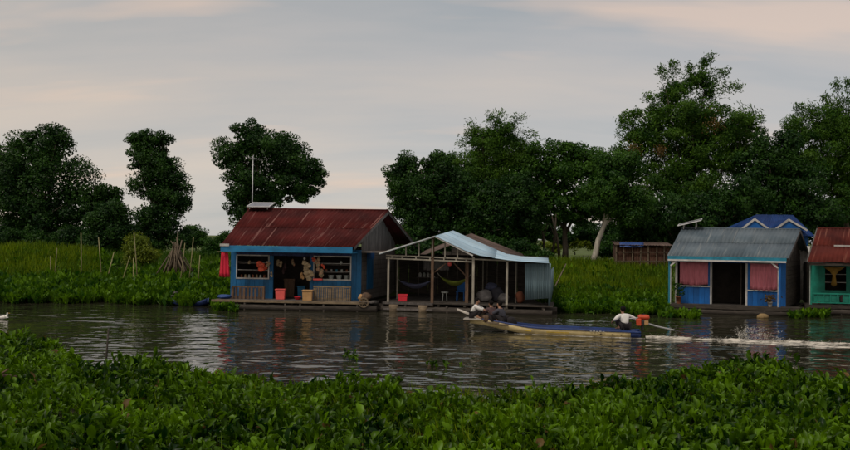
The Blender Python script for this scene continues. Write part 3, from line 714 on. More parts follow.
for i, k in enumerate(big):
    o = bpy.data.objects.new('leaf', lm); COL.objects.link(o); o.parent = bed
    mm = Matrix((A[i], SD[i], NR[i])).transposed().to_4x4()
    o.matrix_local = Matrix.Translation(pos[k]) @ mm @ Matrix.Diagonal((float(s[k]) * random.uniform(1.0, 1.3), float(s[k]) * random.uniform(.65, 1.1), float(s[k]) * random.uniform(.7, 1.7), 1))
# dark sheet added under the leaves, keeps sky glare out of the gaps
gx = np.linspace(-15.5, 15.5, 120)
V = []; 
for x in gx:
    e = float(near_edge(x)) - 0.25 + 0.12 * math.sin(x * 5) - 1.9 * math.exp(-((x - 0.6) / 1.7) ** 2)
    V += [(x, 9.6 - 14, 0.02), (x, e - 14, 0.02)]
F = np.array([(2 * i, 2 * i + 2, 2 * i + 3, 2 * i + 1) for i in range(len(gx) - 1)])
npmesh('gap_shade_sheet', np.array(V), F, 'gap_shade', bed)
# thin grass blades among the leaves
n = 6500
bx = np.where(q.random(n) < .3, q.normal(.8, 1.6, n), q.uniform(-13, 13, n)); by = 11 + (near_edge(bx) - 11 + 0.5 * np.exp(-((bx - 0.5) / 2.2) ** 2)) * q.uniform(0, 1, n) ** 0.7
a = q.uniform(0, 6.283, n); ln = q.uniform(0.1, 0.8, n); h = q.uniform(0.2, 0.58, n) * np.where(np.abs(bx - .5) < 2.6, 1.0, .9)
tv = np.array([(0, -0.5, 0), (0, 0.5, 0), (0.6, 0.36, 0.05), (0.6, -0.36, 0.05), (1.0, 0.0, 0.25), (1.0, 0.02, 0.25)]); tf = np.array([(0, 1, 2, 3), (3, 2, 5, 4)])
V, F = scatter(tv, tf, np.column_stack([bx, by - 14, np.zeros(n)]), np.column_stack([np.cos(a) * ln, np.sin(a) * ln, np.ones(n)]), np.column_stack([np.sin(a), -np.cos(a), np.full(n, 0.1)]), np.column_stack([h, np.full(n, 0.022), h]))
props(npmesh('sedge_blades', V, F, 'grass', bed), kind='stuff')
# floating clumps out on the water
for i, (u, v, w, lab) in enumerate([(350, 360, 0.22, 'small floating plant clump left of the two in open water'), (440, 368, 0.34, 'wider floating hyacinth clump in open water, below the open pavilion'), (400, 388, 0.30, 'thin sprigs standing in water at the edge of the near plants')]):
    p = at_z(u, v, 0.0); q2 = np.random.default_rng(60 + i); k = 12
    r = thing('floating_clump', lab, 'water plants', (p.x, p.y, 0), 'floating plant clumps')
    lx = q2.normal(0, w * 0.55, k); ly = q2.normal(0, 0.2, k)
    pp, aa, nn, ss = hyacinth_leaves(lx, ly, np.zeros(k), q2.uniform(0.06, 0.22, k), q2, 5, (0.06, 0.11))
    V, F = scatter(HY_T, HY_F, pp, aa, nn, ss)
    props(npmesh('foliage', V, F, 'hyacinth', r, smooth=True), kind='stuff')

# ------------------------------------------------------------------ floating houses: shared pieces
def floats(root, T, x0, x1, y0, y1, ztop, seed, n=5):
    """log floats and cross beams that carry a deck"""
    q = random.Random(seed)
    for i in range(n):
        y = y0 + (y1 - y0) * i / (n - 1)
        tube('float_log', 'wood_dark', root, T, [(x0 - q.uniform(0, .25), y, ztop - 0.30), ((x0 + x1) / 2, y + q.uniform(-.04, .04), ztop - 0.31), (x1 + q.uniform(0, .25), y, ztop - 0.30)], 0.16 if i else 0.14, 8)
    for i in range(6):
        x = x0 + (x1 - x0) * (i + .5 + q.uniform(-.3, .3)) / 6
        tube('deck_pile', 'wood_dark', root, T, [(x, y0 - .06, -.5), (x + q.uniform(-.05, .05), y0 - .05, ztop - .1)], .05, 6)
    m = 7
    for i in range(m):
        x = x0 + (x1 - x0) * (i + 0.5 + q.uniform(-.15, .15)) / m
        bar('deck_beam', 'wood_dark', root, T, (x, y0 - 0.02, ztop - 0.095), (x, y1, ztop - 0.095), 0.10, 0.10)
def deck_planks(root, T, x0, x1, y0, y1, ztop, n, mat='wood_grey', th=0.04):
    for i in range(n):
        a = y0 + (y1 - y0) * i / n; b = y0 + (y1 - y0) * (i + 1) / n - 0.012
        box('deck_plank', mat, root, T, x0 + random.uniform(-.05, .05), x1 + random.uniform(-.05, .05), a, b, ztop - th, ztop + random.uniform(-.004, .006))
def siding_side(root, T, x, y0, y1, z0, z1, n, mat, th=0.025):
    """horizontal boards on a side wall at local x"""
    for i in range(n):
        a = z0 + (z1 - z0) * i / n; b = z0 + (z1 - z0) * (i + 1) / n - 0.012
        j = random.uniform(-.008, .008)
        box('wall_board', mat, root, T, x - th + j, x + j, y0, y1 + random.uniform(-.02, .02), a, b)
def gable_side(root, T, x, ya, yr, yb, ze, zr, ze2, z0, n, mat, th=0.025):
    """upright boards filling a gable at local x between front eave ya, ridge yr and rear eave yb"""
    def top(y): return ze + (zr - ze) * (y - ya) / (yr - ya) if y < yr else zr + (ze2 - zr) * (y - yr) / (yb - yr)
    for i in range(n):
        a = ya + (yb - ya) * i / n; b = ya + (yb - ya) * (i + 1) / n - 0.012
        j = random.uniform(-.008, .008); m = MB()
        if z0 + 0.02 > min(top(a), top(b)): continue
        za, zb_ = top(a) - 0.03, top(b) - 0.03
        m.add([(x - th + j, a, z0), (x + j, a, z0), (x + j, b, z0), (x - th + j, b, z0), (x - th + j, a, za), (x + j, a, za), (x + j, b, zb_), (x - th + j, b, zb_)],
              [(0, 3, 2, 1), (4, 5, 6, 7), (0, 1, 5, 4), (1, 2, 6, 5), (2, 3, 7, 6), (3, 0, 4, 7)])
        m.build('gable_board', mat, root, T)
def solar(name, label, base, c, w, d, tilt, yaw, legs, side=0.0):
    root = thing(name, label, 'solar panel', base)
    rot = Matrix.Rotation(yaw, 3, 'Z') @ Matrix.Rotation(side, 3, 'Y') @ Matrix.Rotation(tilt, 3, 'X')
    T = lambda x, y, z: rot @ Vector((x, y, z)) + Vector(c)
    fr = MB()
    fr.box(-w / 2, w / 2, -d / 2, -d / 2 + .04, -.02, .025).box(-w / 2, w / 2, d / 2 - .04, d / 2, -.02, .025).box(-w / 2, -w / 2 + .04, -d / 2 + .04, d / 2 - .04, -.02, .025).box(w / 2 - .04, w / 2, -d / 2 + .04, d / 2 - .04, -.02, .025)
    fr.build('frame', 'solar_frame', root, T)
    for k in range(2):
        box('cell_panel', 'solar', root, T, -w / 2 + .045 + k * (w / 2 - .04), -w / 2 + .045 + (k + 1) * (w / 2 - .045), -d / 2 + .045, d / 2 - .045, -.01, .016)
    for (x, y) in legs:
        e = T(x, y, -0.02)
        bar('leg', 'metal', root, IDT, (e.x, e.y, 0), (e.x, e.y, e.z), 0.035)
    return root
def lump_thing(name, label, cat, mat, loc, r, seed, group=None, T=IDT, amp=0.18):
    o = MB().lump((0, 0, r[2]), r, seed, amp=amp).build(name, mat, None, T, True, loc)
    return props(o, label, cat, group)
def cloth(name, mat, parent, T, P, nx=14, nz=6, loc=None, folds=5, depth=0.035, th=0.008, sag=0.0):
    """hanging cloth: P(s,t) patch, pleats along s growing downward"""
    vs = []; fs = []
    for j in range(nz + 1):
        t = j / nz
        for i in range(nx + 1):
            s = i / nx; p = Vector(P(s, t))
            vs.append(p + Vector((0, depth * math.sin(s * folds * 6.283 + 0.6 * math.sin(3 * t)) * (0.35 + 0.65 * t), -sag * math.sin(math.pi * s) * (0.3 + 0.7 * t) + 0.012 * math.sin(9 * s) * t)))
    for j in range(nz):
        for i in range(nx):
            a = j * (nx + 1) + i; fs.append((a, a + 1, a + nx + 2, a + nx + 1))
    o = MB().add(vs, fs).build(name, mat, parent, T, True, loc)
    s = o.modifiers.new('cloth', 'SOLIDIFY'); s.thickness = th
    return o
def box_thing(name, label, cat, mat, F, x, y, z, w, d, h, lid=None, group=None):
    """small crate or cooler standing on a deck, with a lid"""
    p = F.O + F(x, y, z); r = thing(name, label, cat, p, group)
    m = MB(); t = 0.06
    m.add([(-w / 2 * .92, -d / 2 * .92, 0), (w / 2 * .92, -d / 2 * .92, 0), (w / 2 * .92, d / 2 * .92, 0), (-w / 2 * .92, d / 2 * .92, 0), (-w / 2, -d / 2, h), (w / 2, -d / 2, h), (w / 2, d / 2, h), (-w / 2, d / 2, h)],
          [(0, 3, 2, 1), (4, 5, 6, 7), (0, 1, 5, 4), (1, 2, 6, 5), (2, 3, 7, 6), (3, 0, 4, 7)])
    m.build('body', mat, r, bevel=0.02)
    MB().box(-w / 2 - .02, w / 2 + .02, -d / 2 - .02, d / 2 + .02, h, h + t).build('lid', lid or mat, r, bevel=0.015)
    return r

# ------------------------------------------------------------------ the shop house with the rusted red roof
H = Frame(231, 36.9, 4, 14)
hz0 = 0.42
h1 = thing('shop_house', 'blue floating shop house with rusted red corrugated roof', 'house', H.O)
dl, dr = H.x(213, -1.1, 298), H.x(372, -1.1, 298)
floats(h1, H, dl, dr, -1.05, 5.6, hz0, 1, 6)
deck_planks(h1, H, dl, dr, -1.1, 0.0, hz0, 6)
box('deck_edge', 'wood_tan', h1, H, dl - .05, dr - .3, -1.16, -1.103, hz0 - .09, hz0 + .012)
box('floor', 'interior', h1, H, 0, H.x(362), 0.003, 5.5, hz0 - .05, hz0)
xe = [H.x(u) for u in (231, 236.5, 269.5, 273.5, 310, 313.5, 351.5, 361.5)]
ZT, ZS, ZH = H.z(290, 249.0), H.z(290, 279.6), H.z(290, 256.0)
XR = xe[7]
# wall boards round the openings
def pn(x0, x1, z0, z1, mat='blue_wall', y0=-.03, y1=.03, name='wall_board'):
    m_ = max(1, round((x1 - x0) / .21))
    for i in range(m_):
        j = random.uniform(-.006, .006)
        box(name, mat, h1, H, x0 + (x1 - x0) * i / m_, x0 + (x1 - x0) * (i + 1) / m_ - .009, y0 + j, y1 + j, z0 + random.uniform(0, .008), z1)
pn(xe[0], xe[1], hz0, ZT); pn(xe[1] + .003, xe[3], hz0, ZS); pn(xe[5], xe[6], hz0, ZS); pn(xe[6] + .003, xe[7], hz0, ZT)
pn(xe[1] + .003, xe[6], ZH, ZT, 'hull_navy', y0=-.02, y1=.02)  # header over the windows: eave shade put into the boards as navy
pn(xe[2] + .02, xe[3], ZS + .003, ZH - .003); pn(xe[4], xe[5] - .003, hz0, ZH - .003, 'blue_wall')
for (a, b) in ((xe[1], xe[2]), (xe[5], xe[6])):
    w = box('window_frame', 'white_paint', h1, H, a, b, -.055, -.028, ZS, ZS + .06)
    for nm, args in (('frame_bar', (a, a + .05, -.058, -.031, ZS + .06, ZH - .02)), ('frame_bar', (b - .05, b, -.058, -.031, ZS + .06, ZH - .02)), ('frame_bar', (a, b, -.052, -.026, ZH - .018, ZH + .035))):
        box(nm, 'white_paint', w, H, *args)
    for k in (1, 2):
        z = ZS + (ZH - ZS) * (k * 0.33)
        box('shelf', 'wood_grey', h1, H, a + .05, b - .05, 0.12, 0.40, z - .02, z + .012)
        bar('rail', 'white_paint', w, H, (a + .05, -.02, z + .06), (b - .05, -.02, z + .06), 0.022)
# interior shell
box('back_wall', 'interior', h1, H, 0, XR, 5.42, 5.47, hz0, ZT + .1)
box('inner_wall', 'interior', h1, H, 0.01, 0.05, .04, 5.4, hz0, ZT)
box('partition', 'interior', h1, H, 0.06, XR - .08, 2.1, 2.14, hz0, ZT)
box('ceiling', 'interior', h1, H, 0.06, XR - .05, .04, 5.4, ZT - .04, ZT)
# right side wall of boards, gable above
siding_side(h1, H, XR - .01, 0.045, 5.5, hz0, ZT - .05, 10, 'wood_grey')
box('side_door', 'blue_wall', h1, H, XR, XR + .03, 0.75, 1.65, hz0 + .45, ZT - .1)
box('door_head', 'deep_blue', h1, H, XR + .032, XR + .05, 0.68, 1.75, ZT - .42, ZT - .08)
EY0, RY, EY1 = -1.05, 2.5, 6.1
ze = H.z(287, 246.6, EY0); zr = H.z(319, 210.2, RY)
eL, eR = H.x(220.5, EY0, 246), H.x(353.5, EY0, 247); rL, rR = H.x(248.5, RY, 209), H.x(388.0, RY, 211)
bR = rR + (rR - eR) * 0.9; bL = rL + (rL - eL) * 0.9
gable_side(h1, H, XR - .01, 0.05, RY, 5.5, ZT + .42, zr - .06, ZT + .35, ZT - .045, 26, 'wood_grey')
sheets(h1, H, 'rust_roof', (rL, RY, zr), (rR, RY, zr), (eR, EY0, ze), (eL, EY0, ze), 9, 2, 4, 0.014)
sheets(h1, H, 'rust_roof', (rL, RY + .02, zr - .01), (rR, RY + .02, zr - .01), (bR, EY1, ze + .1), (bL, EY1, ze + .1), 5, 1, 6, 0.014)
tube('ridge_cap', 'rust_roof', h1, H, [(rL - .03, RY, zr + .02), (rR + .03, RY, zr + .02)], 0.06, 8)
MB().bar((rR + .02, RY + .02, zr - .06), (bR + .02, EY1, ze + .04), 0.035, 0.16).build('barge_board', 'wood_dark', h1, H)
MB().bar((rR + .02, RY - .02, zr - .08), (eR + .02, EY0 + .05, ze - .04), 0.035, 0.12).build('barge_board', 'wood_grey', h1, H)
zf = H.z(287, 252.3, EY0)
box('fascia', 'blue_fascia', h1, H, eL + .02, eR - .04, EY0 - .035, EY0 + .005, zf, ze + .016)
for u in (253, 308, 350):
    x = H.x(u, EY0, 252); bar('eave_bracket', 'blue_fascia', h1, H, (x, EY0 + .07, zf + .02), (x, -.04, zf + .02), .05, .07)
box('side_fascia', 'wood_grey', h1, H, XR + .05, H.x(386, -.2, 251), -.22, -.18, ZT - .11, ZT - .03)
box('side_canopy', 'brown_roof', h1, H, XR + .05, H.x(386, -.2, 251), -.17, 1.2, ZT - .05, ZT - .03)
box('gutter_end', 'white_paint', h1, H, eL + .0, eL + .42, EY0 - .075, EY0 - .04, ze - .02, ze + .09)
# goods and furniture
rc = thing('red_cloth', 'red cloth hanging under the left end of the eave', 'cloth', H.O + H(0, -.9, 0))
xa, xb = H.x(218.5, -.9), H.x(229.5, -.9)
cloth('drape', 'red_cloth', rc, lambda x, y, z: H(x, y, z), lambda s, t: (xa + (xb - xa) * (0.22 + s * 0.62 + (s - .5) * .38 * t), 0.0, H.z(224, 252.5, -.9) + (H.z(224, 277, -.9) - H.z(224, 252.5, -.9)) * t), folds=3, depth=.05)
tube('hanging_pole', 'bamboo', rc, H, [(xa - .1, 0.0, H.z(224, 252.3, -.9) + .02), (0.1, 0.0, H.z(224, 252.3, -.9) + .02)], .018)
def rack(name, label, u0, u1, vt, n, y, mat):
    x0, x1 = H.x(u0, y, 292), H.x(u1, y, 292); zt = H.z((u0 + u1) / 2, vt, y)
    r = thing(name, label, 'wooden rack', H.O + H((x0 + x1) / 2, y, hz0))
    T = lambda x, yy, z: H(x - (x0 + x1) / 2, yy, z - hz0)
    box('rail', mat, r, T, x0 - .05, x1 + .05, -.03, .03, zt - .05, zt + .02)
    box('rail', mat, r, T, x0 - .03, x1 + .03, -.03, .03, hz0 + .06, hz0 + .11)
    for i in range(n):
        x = x0 + (x1 - x0) * i / (n - 1); j = random.uniform(-.01, .01)
        box('slat', mat, r, T, x - .5 * (x1 - x0) / n * .72, x + .5 * (x1 - x0) / n * .72, -.055, -.033, hz0 + .005, zt - .06 + random.uniform(-.03, .03))
    for x in (x0, x1):
        box('leg', mat, r, T, x - .03, x + .03, .04, .10, hz0 + .005, zt - .02)
    return r
rack('slatted_rack', 'brown slatted rack on the deck below the left shop window', 233, 263.5, 286.5, 9, -.55, 'wood_brown')
rack('bamboo_rack', 'fine bamboo screen rack on the deck below the right shop window', 314.5, 350, 286.5, 18, -.5, 'wood_tan')
box_thing('cooler_box', 'salmon pink cooler box in the shop doorway', 'cooler', 'pink_plastic', H, H.x(281, -.35), -.35, hz0, .43, .36, .42)
box_thing('cardboard_box', 'tan box on the shop deck at the right of the doorway', 'box', 'card', H, H.x(308, -.75), -.75, hz0, .44, .36, .42)
r = thing('red_bowl', 'small red bowl on the shop deck between cooler and tan box', 'bowl', H.O + H(H.x(298, -.4), -.4, hz0))
MB().lathe((0, 0, 0), [(.07, 0), (.11, .02), (.16, .13), (.17, .14), (.15, .14), (.10, .05), (.02, .04)], 14).build('bowl', 'red_plastic', r, smooth=True)
for u, v, rr_, mat, lab, cat in [(262, 266, (.30, .14, .26), 'orange_bag', 'bunch of orange red packets hanging in the left window', 'packets'),
                            (268.5, 264, (.13, .1, .14), 'mixed_bag', 'small dark packets hanging at the left window corner', 'packets'),
                            (272, 274.5, (.09, .08, .13), 'beige_bag', 'single pale bag hanging left of the doorway', 'bag'),
                            (306.5, 266, (.24, .14, .26), 'beige_bag', 'upper cluster of beige packets right of the doorway', 'packets'),
                            (309, 275, (.26, .14, .28), 'beige_bag', 'lower cluster of beige packets right of the doorway', 'packets'),
                            (302, 276, (.10, .09, .16), 'card', 'brown bag hanging beside the beige packets', 'bag'),
                            (317.5, 262.5, (.16, .1, .22), 'mixed_bag', 'upper strip of coloured packets in the right window', 'packets'),
                            (319.5, 272.5, (.18, .1, .26), 'mixed_bag', 'lower strip of coloured packets in the right window', 'packets')]:
    y = -.22; x, z = H.px(u, v, y)
    r = thing('hanging_goods', lab, cat, H.O + H(x, y, z - rr_[2]), 'goods hanging at the shop front')
    for k in range(5):
        q = random.Random(u * 7 + k)
        MB().lump((q.uniform(-.6, .6) * rr_[0], q.uniform(-.5, .5) * rr_[1], rr_[2] * (0.45 + 0.28 * k + q.uniform(-.1, .1))), (rr_[0] * .52, rr_[1] * .5, rr_[2] * .42), u * 3 + k, 8, 6, .3).build('packet', mat, r, smooth=True)
    tube('string', 'dark_metal', r, IDT, [(0, 0, rr_[2]), (0, 0.02, zf - z + rr_[2] + .03)], .006, 4)
x0, x1 = H.x(314.5), H.x(324)
r = thing('snack_tray', 'pink tray on the sill of the right window', 'tray', H.O + H((x0 + x1) / 2, -.16, ZS))
MB().box(-.21, .21, -.09, .09, 0, .08).build('tray', 'pink_plastic', r, bevel=.015)
for i, (u, lab) in enumerate([(331, 'pale bowl on the right window sill, nearest the packets'), (339, 'pale bowl in the middle of the right window sill'), (346.5, 'pale bowl at the right end of the window sill')]):
    r = thing('bowl', lab, 'bowl', H.O + H(H.x(u, .26), .26, ZS + .36 - .33), 'bowls on the window sill')
    MB().lathe((0, 0, 0), [(.08, 0), (.10, .02), (.13, .18), (.14, .20), (.12, .20), (.09, .05), (.02, .04)], 12).build('bowl', 'glassware', r, smooth=True)
box('sill_shelf', 'wood_grey', h1, H, xe[5] + .05, xe[6] - .05, 0.08, 0.45, ZS - .02, ZS + .03)
box('sill_shelf', 'wood_grey', h1, H, xe[1] + .05, xe[2] - .05, 0.08, 0.45, ZS - .02, ZS + .03)
for i in range(7):
    q = random.Random(i); x = xe[1] + .12 + i * .18
    r = thing('jar', ['leftmost jar on the left window sill', 'second jar from the left on the left window sill', 'third jar from the left on the left window sill', 'middle jar of the seven on the left window sill', 'third jar from the right on the left window sill', 'second jar from the right on the left window sill', 'rightmost jar on the left window sill'][i], 'jar', H.O + H(x, .25, ZS + .03), 'jars in the left window')
    MB().lathe((0, 0, 0), [(.05, 0), (.055, .01), (.055, .11), (.035, .13), (.04, .135), (.04, .16)], 10).build('body', ['clay', 'mixed_bag', 'glassware'][i % 3], r, smooth=True)
for i in range(6):
    x = xe[5] + .25 + i * .24; z = ZS + (ZH - ZS) * .33 + .012
    r = thing('tin', ['leftmost tin on the shelf of the right window', 'second tin from the left on the right window shelf', 'third tin from the left on the right window shelf', 'third tin from the right on the right window shelf', 'second tin from the right on the right window shelf', 'rightmost tin on the shelf of the right window'][i], 'tin', H.O + H(x, .26, z), 'tins on the shelf')
    MB().lathe((0, 0, 0), [(.045, 0), (.05, .01), (.05, .12), (.045, .13)], 10).build('body', ['glassware', 'clay', 'metal', 'teal'][i % 4], r, smooth=True)
x, z = H.px(304.5, 258.5, -.3)
r = thing('light_bulb', 'white light bulb hanging at the shop doorway', 'light bulb', H.O + H(x, -.3, z - .06))
MB().lathe((0, 0, 0), [(.01, 0), (.045, .02), (.055, .06), (.04, .10), (.025, .12)], 10).build('bulb', 'white_paint', r, smooth=True)
tube('flex', 'dark_metal', r, IDT, [(0, 0, .12), (0, 0, zf - z + .1)], .006, 4)
for i, (u, v, y, rr_, mat, lab) in enumerate([(279, 263, .5, (.14, .1, .22), 'beige_bag', 'pale bag hanging inside the shop doorway at its left'), (285, 268, .9, (.12, .1, .3), 'mauve_cloth', 'dark garment hanging deep in the shop doorway'), (293, 262, .8, (.1, .1, .2), 'mixed_bag', 'strip of packets hanging in the middle of the doorway'),
        (313.5, 259.5, -.25, (.14, .1, .13), 'orange_bag', 'orange packets high up between doorway and right window'), (323, 266, -.2, (.09, .08, .14), 'orange_bag', 'small orange packet strip in the right window'), (249, 262, -.12, (.1, .06, .1), 'beige_bag', 'pale packet hung in the middle of the left window'), (341, 262.5, .1, (.07, .06, .1), 'glassware', 'white packet hanging in the right window')]):
    x, z = H.px(u, v, y)
    r = thing('hanging_goods', lab, 'packets', H.O + H(x, y, z - rr_[2]), 'goods hanging at the shop front')
    for k in range(4):
        q = random.Random(i * 31 + k)
        MB().lump((q.uniform(-.6, .6) * rr_[0], q.uniform(-.5, .5) * rr_[1], rr_[2] * (0.45 + 0.3 * k)), (rr_[0] * .55, rr_[1] * .5, rr_[2] * .42), i * 5 + k, 8, 6, .3).build('packet', mat, r, smooth=True)
    tube('string', 'dark_metal', r, IDT, [(0, 0, rr_[2]), (0, 0.02, ZT - z + rr_[2] - .05)], .006, 4)
for i, (u, y, w, h, mat, lab) in enumerate([(290, 1.2, .5, .8, 'wood_brown', 'brown cabinet standing inside the shop doorway'), (302, .9, .35, .5, 'blue_fascia', 'blue crate stack inside the shop doorway')]):
    box_thing('cabinet', lab, 'cabinet', mat, H, H.x(u, y), y, hz0, w, .35, h)
# solar panel and dark vent on the ridge, aerial behind
x, z = H.px(261, 205.5, RY + .1)
solar('solar_panel', 'solar panel lying on the ridge of the rusted red roof', H.O + H(x, RY + .1, zr + .0), (0, 0, .24), 1.15, 1.0, R(14), R(-6), [(-.45, -.4), (.45, -.4), (-.45, .4), (.45, .4)])
x, z = H.px(291, 209, RY + .5)
r = thing('roof_vent', 'low dark cowl on the ridge of the rusted red roof', 'roof vent', H.O + H(x, RY + .3, zr - .1))
MB().add([(-.35, -.25, 0), (.35, -.25, 0), (.35, .25, 0), (-.35, .25, 0), (-.22, -.12, .2), (.25, -.12, .16), (.25, .12, .16), (-.22, .12, .2)], [(0, 1, 5, 4), (1, 2, 6, 5), (2, 3, 7, 6), (3, 0, 4, 7), (4, 5, 6, 7)]).build('cowl', 'wood_dark', r)
p = at_y(251.6, 240, 43.5); zg = 0.42
r = thing('tv_aerial', 'television aerial on a tall thin pole behind the rusted red roof', 'aerial', (p.x, p.y, zg))
zt = at_y(251.6, 156, 43.5).z - zg
tube('pole', 'metal', r, IDT, [(0, 0, 0), (0, 0, zt)], .032, 6)
tube('boom', 'metal', r, IDT, [(-.25, 0, zt - .1), (.55, -.2, zt - .22)], .015, 5)
for k in range(7):
    t = k / 6; c = Vector((-.25, 0, zt - .1)).lerp(Vector((.55, -.2, zt - .22)), t); w = .34 - .02 * k
    tube('element', 'metal', r, IDT, [c - Vector((.12, .3, -.14)) * w * 2, c + Vector((.12, .3, -.14)) * w * 2], .010, 4)
# side clutter at the right end of the deck
for i, (u, v, rr_, mat, lab) in enumerate([(366, 292, (.22, .2, .2), 'wood_brown', 'brown sack at the right end of the shop deck'), (374, 296, (.26, .2, .14), 'dark_metal', 'dark heap of gear beside the brown sack'), (361, 286, (.12, .1, .16), 'card', 'small tan bundle against the blue corner post')]):
    y = -.4; lump_thing('deck_bundle', lab, 'bundle', mat, H.O + H(H.x(u, y, 294), y, hz0 if u < 372 else 0.20), rr_, 70 + i, 'bundles on the shop deck', amp=.3)
x, z = H.px(365, 297, -1.0)
r = thing('pulley_wheel', 'small wooden wheel leaning at the right end of the shop deck', 'wheel', H.O + H(x, -1.2, hz0 - .22))
wm = MB()
for k in range(14):
    a, b = 2 * math.pi * k / 14, 2 * math.pi * (k + 1) / 14
    wm.bar((.2 * math.cos(a), 0, .22 + .2 * math.sin(a)), (.2 * math.cos(b), 0, .22 + .2 * math.sin(b)), .05, .05, (0, 1, 0))
wm.build('rim', 'wood_tan', r)
MB().tube([(0, -.05, .22), (0, .05, .22)], .05, 8).build('hub', 'wood_tan', r)
for k in range(4):
    a = math.pi * k / 4 + .3; MB().bar((-.19 * math.cos(a), 0, .22 - .19 * math.sin(a)), (.19 * math.cos(a), 0, .22 + .19 * math.sin(a)), .025).build('spoke', 'wood_tan', r)
lump_thing('blue_tarp_heap', 'crumpled blue tarp at the left end of the shop deck', 'tarp', 'tarp_blue', H.O + H(H.x(225, -.6, 294), -.6, hz0), (.34, .2, .10), 81, amp=.4)

# ------------------------------------------------------------------ the open pavilion
P = Frame(386, 36.2, 10, 11)
pz = 0.40
pv = thing('open_pavilion', 'open sided floating pavilion with pale blue sheet roof and cream posts', 'pavilion', P.O)
pr = P.x(552, 0, 300)
floats(pv, P, P.x(384), pr, -.1, 6.0, pz, 2, 5)
deck_planks(pv, P, P.x(384), P.x(552, 0, 300), -.15, 6.0, pz, 16, 'wood_dark')
box('deck_edge', 'wood_grey', pv, P, P.x(384), P.x(434), -.21, -.153, pz - .09, pz + .012)
box('lower_rail', 'wood_grey', pv, P, P.x(385), P.x(434), -.26, -.213, pz - .34, pz - .26)
for u in (395, 424):
    tube('float_drum', 'wood_tan', pv, P, [(P.x(u), -.12, -.15), (P.x(u), -.12, .1), (P.x(u), -.12, pz - .1)], .22, 10)
def post(u, vt, vb, y, w, mat):
    x = P.x(u, y); bar('post', mat, pv, P, (x, y, pz - (.35 if vb > 300 else 0)), (x, y, P.z(u, vt, y)), w)
post(388.5, 257, 298, 0, .085, 'cream_post'); post(473.3, 257, 303, 0, .10, 'cream_post'); post(507, 262, 303, 0, .095, 'cream_post')
post(397.5, 258, 296, 1.6, .07, 'cream_post'); post(516, 263, 300, 1.4, .06, 'cream_post'); post(483, 259, 296, 3.0, .05, 'cream_post')
post(432.5, 237, 306, 0.02, .12, 'wood_brown'); post(467, 258, 306, .6, .14, 'wood_brown')
def fp(u, v, y=0): x, z = P.px(u, v, y); return (x, y, z)
bar('beam', 'cream_post', pv, P, fp(386, 255.2), fp(521, 261.2), .05, .06)
bar('beam', 'cream_post', pv, P, fp(386, 258.2), fp(473, 261.8), .05, .06)
for u in (392, 402, 416, 430, 444, 456, 466): bar('beam_block', 'cream_post', pv, P, fp(u, 255.4 + (u - 386) * .044, .002), fp(u, 258.2 + (u - 386) * .041, .002), .05)
AP = fp(435, 236.5, -.25)
bar('rafter', 'white_paint', pv, P, fp(379, 253.8, -.25), AP, .05, .07)
bar('rafter', 'white_paint', pv, P, AP, fp(473, 255.6, -.25), .05, .06)
for u, vt, vb in ((406, 247.2, 255.6), (419, 243, 256.2), (445, 243.5, 257.4), (457.5, 249.5, 258)):
    bar('strut', 'cream_post', pv, P, fp(u, vt - .5, -.02), fp(u, vb, -.02), .055)
bar('strut', 'cream_post', pv, P, fp(432.5, 239, -.06), fp(432.5, 256.5, -.06), .05)
bar('brace', 'wood_brown', pv, P, fp(432.5, 274, .1), fp(446, 263, .1), .05); bar('brace', 'wood_brown', pv, P, fp(453, 262, .5), fp(466, 276, .5), .05)
# roof sheets: right slope sweeps down and flattens, left slope seen on edge
fr_ = [Vector(fp(435, 236.3, -.3)), Vector(fp(473, 254.8, -.3)), Vector(fp(512, 260.8, -.3)), Vector(fp(549, 263.2, -.3))]
bk_ = [Vector(fp(453, 230.8, 6.0)), Vector(fp(480, 243, 6.0)), Vector(fp(510, 255.5, 6.0)), Vector(fp(548, 258, 6.0))]
def roofpt(t, y):      # t 0..1 from ridge to eave, y 0..1 front to back
    k = min(int(t * 3), 2); f = t * 3 - k
    return fr_[k].lerp(fr_[k + 1], f).lerp(bk_[k].lerp(bk_[k + 1], f), y)
nS = 7
for i in range(nS):
    for (t0, t1, rws) in ((0, .52, 4), (.50, 1.0, 4)):
        sheet('roof_sheet', 'sky_roof', pv, P, (lambda s, t, i=i, t0=t0, t1=t1: roofpt(t0 + (t1 - t0) * t, (i + s * 1.03) / nS)), 4, .012, rws, jit=.012 * (1 if t0 == 0 else 0) + .004 * (i % 2))
le_f = Vector(fp(379, 254.2, -.3)); le_b = le_f + (bk_[0] - fr_[0])
for i in range(4):
    F4 = bil(fr_[0].lerp(bk_[0], i / 4), fr_[0].lerp(bk_[0], (i + 1) / 4), le_f.lerp(le_b, (i + 1) / 4), le_f.lerp(le_b, i / 4))
    sheet('roof_sheet', 'sky_roof', pv, P, F4, 5, .012, 1)
